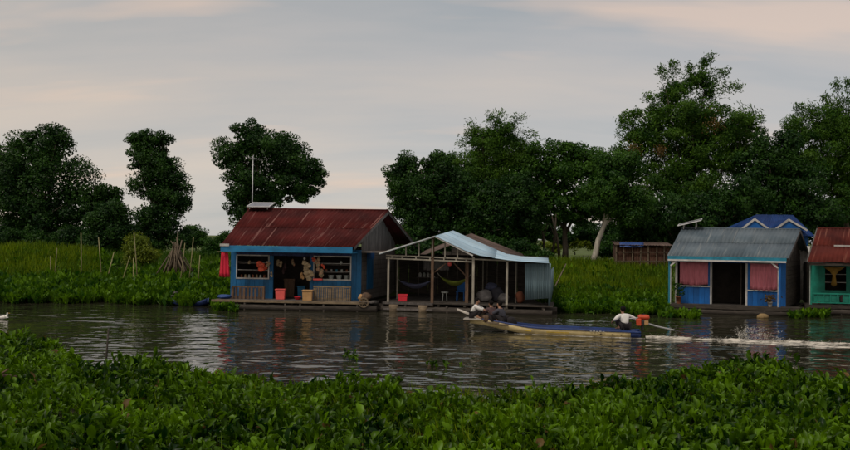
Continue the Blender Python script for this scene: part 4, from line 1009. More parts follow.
# corrugated screen wall at the right
for i in range(4):
    u0, u1 = 525 + i * 6.4, 525 + (i + 1) * 6.4 + .3
    y = 0.25
    F4 = bil(fp(u0, 263.6 - .05 * i, y), fp(u1, 263.6 - .05 * (i + 1), y), fp(u1, 299.8 - .45 * (i + 1), y), fp(u0, 299.8 - .45 * i, y))
    sheet('wall_sheet', 'blue_sheet', pv, P, F4, 3, .016, 1, jit=.003 * (i % 2))
xq = fp(549.0, 272, .25)
for i in range(5):
    F4 = bil((xq[0], .25 + i * 1.1, xq[2]), (xq[0], .25 + (i + 1) * 1.1, xq[2] + .02), (xq[0], .25 + (i + 1) * 1.1, pz), (xq[0], .25 + i * 1.1, pz))
    sheet('wall_sheet', 'blue_sheet', pv, P, F4, 4, .016, 1)
for i in range(18):
    x0 = P.x(386) - 2.2 + i * (pr - P.x(386) + 1.8) / 18
    box('wall_board', 'wood_dark', pv, P, x0, x0 + (pr - P.x(386) + 1.8) / 18 - .015, 5.6 + random.uniform(0, .02), 5.64, pz, 2.45)
box('shelf', 'wood_grey', pv, P, P.x(417, 4.5), P.x(437, 4.5), 4.4, 4.7, P.z(425, 277.5, 4.5) - .02, P.z(425, 277.5, 4.5) + .015)
for u in (418.5, 435): bar('shelf_leg', 'wood_grey', pv, P, (P.x(u, 4.5), 4.55, pz), (P.x(u, 4.5), 4.55, P.z(425, 277.5, 4.5) - .02), .04)
for i, (u, lab) in enumerate([(420, 'pale can at the left of the shelf in the pavilion'), (424, 'second pale can on the shelf in the pavilion'), (428, 'pale can in front of the hanging sheet on the shelf'), (432, 'pale can at the right end of the pavilion shelf')]):
    r = thing('storage_can', lab, 'can', P.O + P(P.x(u, 4.5), 4.5, P.z(425, 277.5, 4.5) + .015), 'cans on the pavilion shelf')
    MB().lathe((0, 0, 0), [(.06, 0), (.075, .02), (.075, .17), (.04, .2), (.04, .23)], 10).build('body', 'glassware' if i % 2 else 'white_paint', r, smooth=True)
for (u0, u1, v0, v1, lab) in ((423.5, 432, 260.5, 270.5, 'grey sheet hanging left of the brown pavilion post'), (434, 449, 261.5, 270.5, 'grey sheet hanging right of the brown pavilion post')):
    y = 3.6; x0, za = P.px(u0, v0, y); x1, zb_ = P.px(u1, v1, y)
    r = thing('hung_sheet', lab, 'cloth', P.O + P(x0, y, zb_), 'sheets hung in the pavilion')
    cloth('cloth', 'grey_cloth', r, P, lambda s, t: ((x1 - x0) * s, 0, (za - zb_) * (1 - t)), folds=4, depth=.03)
    tube('line', 'dark_metal', r, P, [(-.3, 0, za - zb_ + .01), (x1 - x0 + .3, 0, za - zb_ + .03)], .008, 4)
box_thing('red_cooler', 'red cooler box on the left of the pavilion deck', 'cooler', 'red_plastic', P, P.x(403, .5), .5, pz, .42, .32, .26)
def hammock(label, mat, a, b, sag, wid):
    a, b = Vector(a), Vector(b); r = thing('hammock', label, 'hammock', P.O + P(*((a + b) / 2 * 1.0)) - Vector((0, 0, 0)), 'hammocks in the pavilion')
    c = (a + b) / 2; n = 16; vs = []; fs = []
    for i in range(n + 1):
        t = i / n; p = a.lerp(b, t) - c; p.z -= sag * 4 * t * (1 - t); w = wid * math.sin(math.pi * t) ** .7 + .02
        for k in range(7):
            s = k / 6 - .5; vs.append((p.x + .03 * math.sin(5 * s + 3 * t), p.y + s * w, p.z + abs(s) ** 1.6 * w * 1.1))
    for i in range(n):
        for k in range(6):
            q0 = i * 7 + k; fs.append((q0, q0 + 1, q0 + 8, q0 + 7))
    o = MB().add(vs, fs).build('bed', mat, r, P, True); sm = o.modifiers.new('cloth', 'SOLIDIFY'); sm.thickness = .012
    for e, dv in ((a, 1), (b, -1)):
        tube('rope', 'cream_post', r, P, [e - c, e - c + Vector((-.18 * dv, 0, .22))], .012, 4)
hammock('dark blue hammock slung at the left of the pavilion', 'navy_cloth', fp(400, 281, 1.4), fp(431, 281, 1.0), .36, .55)
hammock('lime green hammock slung behind the brown pavilion post', 'lime_cloth', fp(441, 277.5, 1.2), fp(467, 279, 1.2), .36, .6)
x, z = P.px(449.7, 264, 1.0)
r = thing('red_lantern', 'round pinkish red lantern hanging in the pavilion', 'lantern', P.O + P(x, 1.0, z - .1))
MB().lathe((0, 0, 0), [(.03, 0), (.09, .04), (.11, .1), (.09, .16), (.03, .2)], 12).build('shade', 'pink_plastic', r, smooth=True)
tube('cord', 'dark_metal', r, IDT, [(0, 0, .2), (0, 0, .75)], .006, 4)
for i, (u, v, rr_, mat, lab) in enumerate([(485, 296, (.34, .3, .30), 'grey_cloth', 'big grey sack at the left of the heap in the pavilion'), (497, 295, (.32, .3, .36), 'slate_cloth', 'slate coloured sack in the middle of the pavilion heap'), (504, 298, (.26, .25, .22), 'grey_cloth', 'small grey sack at the right of the pavilion heap'), (491, 288, (.28, .25, .20), 'navy_cloth', 'dark bundle lying on top of the pavilion heap'), (520, 293, (.2, .2, .28), 'clay', 'reddish bundle beside the blue sheet wall')]):
    y = 1.2 + .2 * (i % 2); zz = pz + (.5 if i == 3 else 0)
    lump_thing('sack', lab, 'sack', mat, P.O + P(P.x(u, y, 295), y, zz), rr_, 90 + i, 'sacks heaped in the pavilion', amp=.25)
r = thing('blue_chair', 'blue plastic chair under the lime hammock', 'chair', P.O + P(P.x(461, 1.9), 1.9, pz))
MB().box(-.2, .2, -.2, .2, .40, .44).build('seat', 'deep_blue', r, P); MB().box(-.2, .2, .16, .2, .45, .85).build('backrest', 'deep_blue', r, P)
for a in (-1, 1):
    for b in (-1, 1): MB().bar((a * .17, b * .17, 0), (a * .16, b * .16, .4), .04).build('leg', 'deep_blue', r, P)
r = thing('stool', 'pale stool standing left of the blue chair', 'stool', P.O + P(P.x(445, 1.5), 1.5, pz))
MB().lathe((0, 0, .36), [(.15, 0), (.17, .02), (.17, .05), (.15, .06)], 12).build('seat', 'glassware', r)
for k in range(4): MB().bar((.15 * math.cos(k * 1.57 + .78), .15 * math.sin(k * 1.57 + .78), 0), (.11 * math.cos(k * 1.57 + .78), .11 * math.sin(k * 1.57 + .78), .36), .035).build('leg', 'glassware', r)

# brown roofed hut behind the pavilion
B = Frame(462, 43.5, 10, 11)
bh = thing('brown_roof_hut', 'low hut with a dull brown roof peeping out behind the pavilion', 'house', B.O)
f0, f1 = B.px(460, 242, 0), B.px(524, 258.5, 0); k0, k1 = B.px(471, 233.5, 3.2), B.px(523, 254.5, 3.2)
zr_, ze_, xr_, xe_ = f0[1], f1[1], f0[0], f1[0]
sheets(bh, B, 'brown_roof', (f0[0], 0, f0[1]), (k0[0], 3.2, k0[1]), (k1[0], 3.2, k1[1]), (f1[0], 0, f1[1]), 4, 1, 4)
sheets(bh, B, 'brown_roof', (f0[0], 0, f0[1]), (k0[0], 3.2, k0[1]), (k0[0] - 2.6, 3.2, k0[1] - 1), (f0[0] - 2.6, 0, f0[1] - 1), 4, 1, 4)
for i in range(10):
    x0 = xr_ - 2.4 + i * .48; zt = zr_ - abs(x0 + .24 - xr_) * .45 - .2
    box('wall_board', 'wood_dark', bh, B, x0, x0 + .46, .1, .13, 0.2, max(zt, 1.2))
for i in range(6): box('wall_board', 'wood_dark', bh, B, xe_ - .45, xe_ - .42, .15 + i * .4, .53 + i * .4, .2, ze_ - .05)

# ------------------------------------------------------------------ the blue house with the grey roof
G = Frame(676, 37.9, 15, 33)
gz = 0.40
h2 = thing('blue_house', 'bright blue floating house with grey roof and pink curtains', 'house', G.O)
gl, gr = G.x(662, -.8, 305), G.x(799, -.8, 309)
floats(h2, G, gl, gr, -.75, 4.4, gz, 3, 5)
deck_planks(h2, G, gl, gr, -.8, 0, gz, 5, 'wood_dark')
box('deck_edge', 'wood_dark', h2, G, gl, gr, -.86, -.803, gz - .16, gz + .01)
gx_ = [G.x(u, 0, 285) for u in (675.5, 677.5, 710.2, 712, 745.6, 747.6, 779, 786)]
GT, GS1, GH = G.z(720, 260, 0), G.z(694, 286, 0), G.z(694, 262, 0)
GS2 = G.z(762, 290.5, 0)
box('floor', 'interior', h2, G, gx_[0], gx_[7], .003, 4.3, gz - .05, gz + .002)
def gp(name, mat, *a):
    if name != 'wall_panel': return box(name, mat, h2, G, *a)
    m_ = max(1, round((a[1] - a[0]) / .24))
    for i in range(m_):
        j = random.uniform(-.006, .006)
        box('wall_board', mat, h2, G, a[0] + (a[1] - a[0]) * i / m_, a[0] + (a[1] - a[0]) * (i + 1) / m_ - .008, a[2] + j, a[3] + j, a[4], a[5])
gp('wall_panel', 'deep_blue', gx_[1], gx_[2], -.02, .02, gz, GS1 - .03); gp('wall_panel', 'deep_blue', gx_[5], gx_[6], -.02, .02, gz, GS2 - .03)
gp('wall_panel', 'deep_blue', gx_[0], gx_[7], -.02, .02, GH, GT); gp('wall_panel', 'deep_blue', gx_[6] + .003, gx_[7], -.02, .02, gz, GH - .003)
for a, b in ((gx_[0], gx_[1]), (gx_[2], gx_[3]), (gx_[4], gx_[5])): gp('door_post', 'white_paint', a, b, -.05, .05, gz, GH - .003)
gp('window_sill', 'white_paint', gx_[1], gx_[2], -.07, .03, GS1 - .03, GS1 + .03); gp('window_sill', 'white_paint', gx_[5], gx_[6], -.07, .03, GS2 - .03, GS2 + .02)
gp('window_post', 'deep_blue', gx_[2] - .10, gx_[2] - .003, -.03, .03, GS1 + .03, GH - .003); gp('window_post', 'deep_blue', gx_[5] + .003, gx_[5] + .10, -.03, .03, GS2 + .03, GH - .003)
for (u0, u1, v0, v1) in ((680, 708, 263, 284.5), (750.5, 777.5, 265, 289.8)):
    x0, za = G.px(u0, v0, -.06); x1, zb_ = G.px(u1, v1, -.06)
    cloth('curtain', 'curtain', h2, G, lambda s, t: (x0 + (x1 - x0) * s, -.08, GH + (zb_ - GH) * t), folds=random.uniform(4.2, 5.6), depth=.05, nx=26, sag=.05)
    bar('curtain_rail', 'white_paint', h2, G, (x0 - .05, -.08, GH + .01), (x1 + .05, -.08, GH + .01), .02)
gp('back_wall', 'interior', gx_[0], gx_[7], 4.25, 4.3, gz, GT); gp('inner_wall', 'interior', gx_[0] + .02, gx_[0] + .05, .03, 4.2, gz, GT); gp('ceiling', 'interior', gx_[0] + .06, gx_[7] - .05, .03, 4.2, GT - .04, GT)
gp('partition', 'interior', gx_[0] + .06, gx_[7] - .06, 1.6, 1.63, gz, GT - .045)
bar('door_leaf', 'wood_dark', h2, G, (gx_[4] - .22, .3, gz), (gx_[4] - .22, .3, GH), .03, .4)
GR = gx_[7]
siding_side(h2, G, GR, .03, 4.3, gz, GT - .05, 10, 'wood_dark')
GY0, GRY, GY1 = -.85, 2.3, 5.3
gze = G.z(727, 257.2, GY0); gzr = G.z(741, 229.3, GRY)
a, b = G.x(667, GY0, 255), G.x(788, GY0, 260); c, d = G.x(682, GRY, 228), G.x(800, GRY, 230)
gable_side(h2, G, GR, .03, GRY, 4.3, GT + .3, gzr - .05, GT + .3, GT - .045, 18, 'wood_dark')
sheets(h2, G, 'grey_roof', (c, GRY, gzr), (d, GRY, gzr), (b, GY0, gze), (a, GY0, gze), 8, 2, 4, .012)
sheets(h2, G, 'grey_roof', (c, GRY + .02, gzr - .01), (d, GRY + .02, gzr - .01), (d + (d - b) * .8, GY1, gze), (c + (c - a) * .8, GY1, gze), 5, 1, 5, .012)
tube('ridge_cap', 'grey_roof', h2, G, [(c, GRY, gzr + .02), (d, GRY, gzr + .02)], .05, 8)
MB().bar((d + .02, GRY - .02, gzr - .07), (b + .02, GY0 + .05, gze - .05), .03, .12).build('barge_board', 'wood_grey', h2, G)
MB().bar((d + .02, GRY + .02, gzr - .07), (d + (d - b) * .8, GY1, gze - .05), .03, .12).build('barge_board', 'wood_grey', h2, G)
zf2 = G.z(727, 262.0, GY0)
box('fascia', 'teal', h2, G, a + .04, b - .06, GY0 - .03, GY0 + .005, zf2 + .06, gze + .014)
box('fascia_trim', 'white_paint', h2, G, a + .05, b - .07, GY0 - .06, GY0 - .033, zf2 + .01, zf2 + .085)
for u, s_ in ((669.5, 1), (779.5, -1)):
    x = G.x(u, GY0 + .12, 285)
    bar('porch_post', 'teal' if s_ > 0 else 'deep_blue', h2, G, (x, GY0 + .15, gz), (x, GY0 + .15, gze - .05), .10)
    bar('corner_bracket', 'white_paint', h2, G, (x + .06 * s_, GY0 + .02, zf2 - .22), (x + .34 * s_, GY0 + .02, zf2 + .02), .03, .07)
    bar('post_trim', 'white_paint', h2, G, (x + .058 * s_, GY0 + .10, gz), (x + .058 * s_, GY0 + .10, zf2 - .2), .03, .03)
solar('solar_panel', 'solar panel on struts above the left end of the grey roof', G.O + G(G.x(690, GRY, 226), GRY, gzr - .02), (0, 0, .34), 1.15, .8, R(7), R(-25), [(-.3, -.25), (.3, -.25), (-.3, .25), (.3, .25)], R(-14))
def potted(label, u, y, pot, leaf, h, pr_, pmat):
    r = thing('potted_plant', label, 'potted plant', G.O + G(G.x(u, y, 300), y, gz), 'pots on the blue house deck')
    MB().lathe((0, 0, 0), [(pr_ * .7, 0), (pr_ * .75, .02), (pr_, pot), (pr_ * 1.1, pot), (pr_ * 1.1, pot + .04), (pr_ * .9, pot + .04), (pr_ * .8, pot - .03)], 12).build('pot', pmat, r, smooth=True)
    q = np.random.default_rng(int(u)); n = 150
    pos = np.column_stack([q.normal(0, .13, n), q.normal(0, .13, n), pot + .05 + q.random(n) * h])
    V, F = scatter(LEAF_T, LEAF_F, pos, q.normal(size=(n, 3)), q.normal(size=(n, 3)) + [0, -.4, .6], q.uniform(.07, .14, n))
    npmesh('foliage', V, F, leaf, r)
    MB().tube([(0, 0, pot - .05), (.02, 0, pot + h * .7)], [.02, .01], 5).build('stem', 'bark', r)
potted('clay pot with a dark slim plant beside the left porch post', 678.5, -.5, .30, 'leaf_dark', .6, .13, 'clay')
potted('pale pot with a round brownish plant below the right curtain', 770, -.45, .18, 'leaf_rust', .30, .11, 'white_paint')
p = at_z(763, 318, 0.0)
o = lump_thing('foam_float', 'yellowed foam float in the water before the blue house', 'float', 'buoy', (p.x, p.y, -.12), (.26, .2, .16), 33, amp=.22)

# ------------------------------------------------------------------ green house with the faded red roof
K = Frame(811, 37.4, 9, 20)
kz = 0.45
h3 = thing('green_house', 'green floating house with faded red roof at the right edge', 'house', K.O)
kr = 5.2
floats(h3, K, -.3, kr + .2, -.1, 4.2, kz, 4, 5)
deck_planks(h3, K, -.25, kr + .2, -.15, 1.1, kz, 5, 'wood_dark')
box('deck_edge', 'wood_dark', h3, K, -.28, kr + .2, -.21, -.153, kz - .15, kz + .01)
KT = K.z(830, 264, 0)
for x in (0, 2.1, 4.2, kr): bar('porch_post', 'green_paint', h3, K, (x, 0, kz), (x, 0, KT), .085)
for x in (0.0, ): bar('post_trim', 'white_paint', h3, K, (x - .05, -.05, kz), (x - .05, -.05, KT), .025)
wy = 1.1
box('floor', 'interior', h3, K, 0, kr, wy + .003, 4.1, kz - .05, kz)
def kp(name, mat, *a): return box(name, mat, h3, K, *a)
o0, o1 = K.x(825, wy), K.x(846, wy)
kp('wall_panel', 'green_paint', 0.05, o0, wy - .02, wy + .02, kz, KT); kp('wall_panel', 'green_paint', o0 + .003, o1, wy - .02, wy + .02, kz, kz + .62)
kp('wall_panel', 'green_paint', o1 + .003, kr, wy - .02, wy + .02, kz, KT); kp('wall_panel', 'green_paint', o0 + .003, o1, wy - .02, wy + .02, KT - .12, KT)
for f in (.33, .66): bar('window_bar', 'white_paint', h3, K, (o0, wy - .01, kz + .62 + (KT - kz - .74) * f), (o1, wy - .01, kz + .62 + (KT - kz - .74) * f), .02)
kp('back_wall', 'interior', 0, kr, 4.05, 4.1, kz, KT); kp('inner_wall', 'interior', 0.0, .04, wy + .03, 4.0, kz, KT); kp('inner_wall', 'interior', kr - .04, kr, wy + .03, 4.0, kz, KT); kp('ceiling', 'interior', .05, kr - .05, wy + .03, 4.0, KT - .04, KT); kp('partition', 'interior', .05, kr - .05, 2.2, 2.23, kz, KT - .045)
rl = kz + .52
bar('rail', 'green_paint', h3, K, (0.05, 0, rl), (kr, 0, rl), .05, .06); bar('rail', 'green_paint', h3, K, (0.05, 0, kz + .1), (kr, 0, kz + .1), .04, .05)
for i in range(17): bar('baluster', 'green_paint', h3, K, (.3 + i * .28, 0, kz + .1), (.3 + i * .28, 0, rl), .03)
for i in range(4): box('rail_panel', 'green_paint', h3, K, .14 + i * 1.25, .14 + i * 1.25 + 1.1, .03, .05, kz + .14, rl - .05)
KY0, KRY, KY1 = -.55, 2.3, 5.1
kze = K.z(830, 262.5, KY0); kzr = K.z(835, 229, KRY)
a, c = K.x(807.5, KY0, 262), K.x(817.5, KRY, 229)
sheets(h3, K, 'rust_roof_b', (c, KRY, kzr), (c + 5.6, KRY, kzr), (a + 6.0, KY0, kze), (a, KY0, kze), 8, 2, 4, .014)
sheets(h3, K, 'rust_roof_b', (c, KRY + .02, kzr - .01), (c + 5.6, KRY + .02, kzr - .01), (c + 6.2, KY1, kze), (c + .4, KY1, kze), 4, 1, 6, .014)
MB().bar((c - .02, KRY, kzr + .0), (a - .02, KY0, kze + .0), .05, .06).build('barge_board', 'wood_grey', h3, K)
tube('ridge_cap', 'rust_roof_b', h3, K, [(c, KRY, kzr + .02), (c + 5.6, KRY, kzr + .02)], .05, 8)
x0, za = K.px(834, 247.6, .7)
fz = lambda y: kze + (kzr - kze) * (y - KY0) / (KRY - KY0)
box('roof_batten', 'white_paint', h3, K, x0, x0 + 2.0, .66, .76, fz(.72) + .03, fz(.72) + .10)
box('fascia', 'wood_dark', h3, K, a + .1, a + 5.9, KY0 + .05, KY0 + .08, kze - .14, kze - .03)
siding_side(h3, K, 0.0, wy + .05, 4.05, kz, KT - .05, 9, 'wood_dark'); 
r = thing('tied_curtain', 'ochre curtain knotted in the middle, in the green house window', 'curtain', K.O + K(K.x(834, wy - .1), wy - .1, kz + .5))
xm = 0.0
tp = KT - .15 - kz - .5
MB().add([(-.5, 0, tp), (0, -.02, tp + .02), (.5, 0, tp), (-.2, -.05, tp - .22), (0, -.07, tp - .18), (.2, -.05, tp - .22), (-.06, -.04, tp - .42), (0, -.06, tp - .40), (.06, -.04, tp - .42), (-.14, -.03, tp - .85), (0, -.07, tp - .95), (.13, -.03, tp - .85)],
         [(0, 3, 4, 1), (1, 4, 5, 2), (3, 6, 7, 4), (4, 7, 8, 5), (6, 9, 10, 7), (7, 10, 11, 8)]).build('cloth', 'yellow_cloth', r, K, True).modifiers.new('t', 'SOLIDIFY').thickness = .02
for i, (u, mat, rr_, lab) in enumerate([(843.5, 'mauve_cloth', (.16, .14, .24), 'dark mauve bundle on the green house porch'), (819, 'red_cloth', (.10, .1, .2), 'red bundle at the left post of the green house porch'), (835, 'slate_cloth', (.15, .12, .15), 'slate bundle behind the green railing')]):
    lump_thing('porch_bundle', lab, 'bundle', mat, K.O + K(K.x(u, .5), .5, kz), rr_, 120 + i, 'bundles on the green porch', amp=.25)
# white sheet leaning between the two right houses
pw = at_y(804, 266, 40.5)
r = thing('white_panel', 'white sheet standing in the gap between blue and green house', 'panel', (pw.x, pw.y, .45))
zt = at_y(804, 246, 40.5).z - .45
sheet('panel_sheet', 'white_paint', r, IDT, bil((-.25, 0, zt), (.3, 0, zt), (.3, 0, 0), (-.25, 0, 0)), 3, .012, 1)

# blue dormer house behind
D = Frame(722, 45, 6, 8)
h4 = thing('dormer_house', 'house with blue roof and two white edged dormers behind the grey roof', 'house', D.O)
x0, x1 = D.x(727), D.x(812)
zE, zR = D.z(770, 236, -.4), D.z(775, 215, 2.2)
for i in range(12): box('wall_board', 'deep_blue', h4, D, x0 + .2 + i * (x1 - x0 - .4) / 12, x0 + .19 + (i + 1) * (x1 - x0 - .4) / 12, 0, .04, .5, zE)
xa_, xb_ = D.x(757, 2.2, 215), D.x(793, 2.2, 215)
sheets(h4, D, 'blue_roof', (xa_, 2.2, zR), (xb_, 2.2, zR), (x1, -.4, zE), (x0, -.4, zE), 7, 1, 4)
sheets(h4, D, 'blue_roof', (xa_, 2.2, zR), (xa_ + .02, 2.2, zR), (x0, -.4, zE), (x0, 4.8, zE), 3, 1, 4)
sheets(h4, D, 'blue_roof', (xb_, 2.2, zR), (xb_ + .02, 2.2, zR), (x1, 4.8, zE), (x1, -.4, zE), 3, 1, 4)
for (ul, vl, up, vp, ur, vr) in ((741, 229.5, 754.5, 219.5, 769, 229.5), (775.5, 229, 788.5, 220, 807, 230.5)):
    L_, T_, R_ = Vector(fp(0, 0)), None, None
    L_ = Vector((*D.px(ul, vl, -.5),)); T_ = Vector((*D.px(up, vp, -.5),)); R_ = Vector((*D.px(ur, vr, -.5),))
    l3, t3, r3 = (L_[0], -.5, L_[1]), (T_[0], -.5, T_[1]), (R_[0], -.5, R_[1])
    dm = MB().add([l3, t3, r3, (L_[0], -.44, L_[1]), (T_[0], -.44, T_[1]), (R_[0], -.44, R_[1])], [(0, 2, 1), (3, 4, 5), (0, 1, 4, 3), (1, 2, 5, 4), (2, 0, 3, 5)]).build('dormer', 'deep_blue', h4, D)
    bar('barge_board', 'white_paint', dm, D, (l3[0], -.54, l3[2]), (t3[0], -.54, t3[2] + .02), .05, .10); bar('barge_board', 'white_paint', dm, D, (r3[0], -.54, r3[2]), (t3[0], -.54, t3[2] + .02), .05, .10)
    for e in (l3, r3): sheet('dormer_sheet', 'blue_roof', dm, D, bil((t3[0], -.52, t3[2] + .03), (t3[0], 1.9, t3[2] + .03), (e[0], 1.0, e[2] + .03), (e[0], -.52, e[2] + .03)), 4, .01, 1)
bar('eave_trim', 'white_paint', h4, D, (D.x(723, -.45), -.45, D.z(730, 230, -.45)), (D.x(742, -.45), -.45, D.z(741, 229, -.45)), .05, .08)
box('rear_wall', 'deep_blue', h4, D, x0 + .2, x1 - .2, 4.2, 4.25, .5, zE); box('side_wall', 'deep_blue', h4, D, x1 - .24, x1 - .2, .05, 4.2, .5, zE); box('side_wall', 'deep_blue', h4, D, x0 + .2, x0 + .24, .05, 4.2, .5, zE)
for i in range(6): bar('stilt', 'wood_dark', h4, D, (x0 + .4 + i * (x1 - x0 - .8) / 5, .3, 0), (x0 + .4 + i * (x1 - x0 - .8) / 5, .3, .5), .12)

# reed shed on the slope
E = Frame(616, 50, 4, 8)
sh = thing('reed_shed', 'low reed walled shed with a blue tarp roof edge on the slope', 'shed', E.O)
ez0 = 1.55; zt = E.z(640, 247.0); xw = E.x(672)
for i in range(22): box('reed_panel', 'reed', sh, E, i * xw / 22, (i + 1) * xw / 22 - .015, random.uniform(0, .03), .05, ez0, zt - random.uniform(.0, .08))
for i in range(8): bar('post', 'stick', sh, E, (i * xw / 7, -.06, ez0), (i * xw / 7 + random.uniform(-.06, .06), -.06, zt + random.uniform(0, .2)), .07)
for zz in (.35, .75): bar('rail', 'stick', sh, E, (-.1, -.10, ez0 + (zt - ez0) * zz), (xw + .1, -.10, ez0 + (zt - ez0) * zz + .05), .05)
sheets(sh, E, 'brown_roof', (-.1, 2.4, zt + .32), (xw, 2.4, zt + .32), (xw, -.2, zt + .1), (-.1, -.2, zt + .1), 5, 1, 4)
cloth('tarp', 'tarp_blue', sh, E, lambda s, t: (.2 + 1.5 * s, -.25 + .1 * s - .3 * t + .3, zt + .28 - .3 * t), 10, 4, folds=2, depth=.06)
box('rear_wall', 'reed', sh, E, 0, xw, 2.3, 2.34, ez0, zt + .2); box('side_wall', 'reed', sh, E, 0, .04, .06, 2.3, ez0, zt + .1)

# ------------------------------------------------------------------ the longtail boat
st = at_z(638, 337, 0.0); bw = at_y(470, 330, 28.75)
ang = math.atan2(bw.y - st.y, bw.x - st.x)          # heading, bow at the left
bx_ = Vector((math.cos(ang), math.sin(ang), 0)); by_ = Vector((-math.sin(ang), math.cos(ang), 0))   # by_ points to the camera side... kept right handed
BO = Vector((st.x, st.y, 0))
def TB(x, y, z): return bx_ * x + by_ * y + Vector((0, 0, z))
BL = (bw - st).length
boat = thing('longtail_boat', 'long narrow cream and blue wooden boat speeding left', 'boat', BO)
# stations from stern (t=0) to bow (t=1): half beam, keel z, sheer z
def hullsec(t):
    hb = 0.41 * min(1.0, 0.86 + 0.3 * t) * (1 - sst(.55, 1.02, t)) + 0.05
    kz_ = -0.06 + 0.27 * float(sst(.55, 1.0, t)) + 0.06 * max(0, t - .8) / .2
    sz = 0.225 + 0.05 * t + 0.20 * float(sst(.55, 1.0, t))
    return float(hb), kz_, sz
NS = 28
def hull_loft(fr, t0=0.0, t1=1.0, close_start=False, close_end=False, inset=0.0, ns=NS):
    """fr: list of (beam fraction, height fraction) from one sheer to the other"""
    vs = []; k = len(fr)
    for i in range(ns + 1):
        t = t0 + (t1 - t0) * i / ns; hb, kz_, sz = hullsec(t); hb -= inset
        for (a, b) in fr: vs.append((t * BL, a * hb, kz_ + (sz - kz_) * b))
    fs = [(i * k + j, i * k + j + 1, (i + 1) * k + j + 1, (i + 1) * k + j) for i in range(ns) for j in range(k - 1)]
    if close_start: fs.append(tuple(range(k)))
    if close_end: fs.append(tuple(ns * k + j for j in range(k - 1, -1, -1)))
    return MB().add(vs, fs)
prof = [(-1.0, .86), (-.93, .45), (-.74, .06), (-.4, 0.0), (0, -.02), (.4, 0.0), (.74, .06), (.93, .45), (1.0, .86)]
ho = hull_loft(prof, .045, 1.0, False, True).build('hull', 'hull_cream', boat, TB, True)
ho.modifiers.new('thick', 'SOLIDIFY').thickness = .02
hs = hull_loft(prof, -.012, .0445, True, False, ns=3).build('stern_section', 'hull_navy', boat, TB, True); hs.modifiers.new('thick', 'SOLIDIFY').thickness = .02
for sgn in (-1, 1):
    g_ = hull_loft([(sgn * 1.03, .85), (sgn * 1.05, 1.0), (sgn * .95, 1.03), (sgn * .92, .87)], -.012, 1.0, True, True).build('gunwale', 'hull_blue', boat, TB, True)
hull_loft([(-.86, .42), (0, .40), (.86, .42)], .0, .93).build('floor_boards', 'hull_blue', boat, TB)
hull_loft([(-.97, .98), (-.89, .5), (-.7, .14), (0, .10), (.7, .14), (.89, .5), (.97, .98)], .0, .96, inset=.02).build('inner_lining', 'hull_blue', boat, TB, True)
for t in (.22, .36, .50, .64):
    hb, kz_, sz = hullsec(t); MB().box(t * BL - .09, t * BL + .09, -hb * .93, hb * .93, kz_ + (sz - kz_) * .68, kz_ + (sz - kz_) * .76).build('thwart', 'hull_navy', boat, TB)
hb, kz_, sz = hullsec(.9)
pw0 = Vector((BL * .93, 0, hullsec(.93)[2] - .02)); pe = at_y(457.5, 309.0, 28.9) - BO; pe = Vector((pe.dot(bx_), 0, pe.z))
MB().add([(pw0.x, -.14, pw0.z - .05), (pw0.x, .14, pw0.z - .05), (pw0.x, .14, pw0.z + .03), (pw0.x, -.14, pw0.z + .03), (pe.x, -.07, pe.z - .04), (pe.x, .07, pe.z - .04), (pe.x, .06, pe.z + .03), (pe.x, -.06, pe.z + .03)],
         [(0, 1, 2, 3), (7, 6, 5, 4), (0, 4, 5, 1), (1, 5, 6, 2), (2, 6, 7, 3), (3, 7, 4, 0)]).build('prow', 'prow', boat, TB, bevel=.02)
cs = 1 if by_.y < 0 else -1         # side that faces the camera
def on_side(t, h, off=.006):
    hb, kz_, sz = hullsec(t); f = .93 + .07 * (h - .45) / .41
    return Vector((t * BL, cs * (hb * f + off), kz_ + (sz - kz_) * h))
def side_patch(name, mat, t0, t1, h0, h1, off=.014, th=.006, n=4):
    m = MB(); vs = []
    for i in range(n + 1):
        t = t0 + (t1 - t0) * i / n; vs += [on_side(t, h0, off), on_side(t, h1, off)]
    m.add(vs, [(2 * i, 2 * i + 2, 2 * i + 3, 2 * i + 1) for i in range(n)])
    return m.build(name, mat, boat, TB)
side_patch('paint_patch', 'hull_yellow', .40, .53, .46, .60); side_patch('paint_patch', 'hull_yellow', .62, .66, .44, .56)
for t in (.098, .148, .215):
    side_patch('hull_mark', 'mark', t - .010, t + .010, .50, .55); side_patch('hull_mark', 'mark', t - .003, t + .003, .43, .60, .018)
for k in range(5):
    t = .20 + k * .018
    m = MB(); vs = []
    hb, kz_, sz = hullsec(t)
    m.box(t * BL - .035, t * BL + .035, cs * (hb * 1.05 + .004) - .004, cs * (hb * 1.05 + .004) + .004, kz_ + (sz - kz_) * .80, kz_ + (sz - kz_) * (.88 + .04 * (k % 2))).build('hull_mark', 'white_paint', boat, TB)

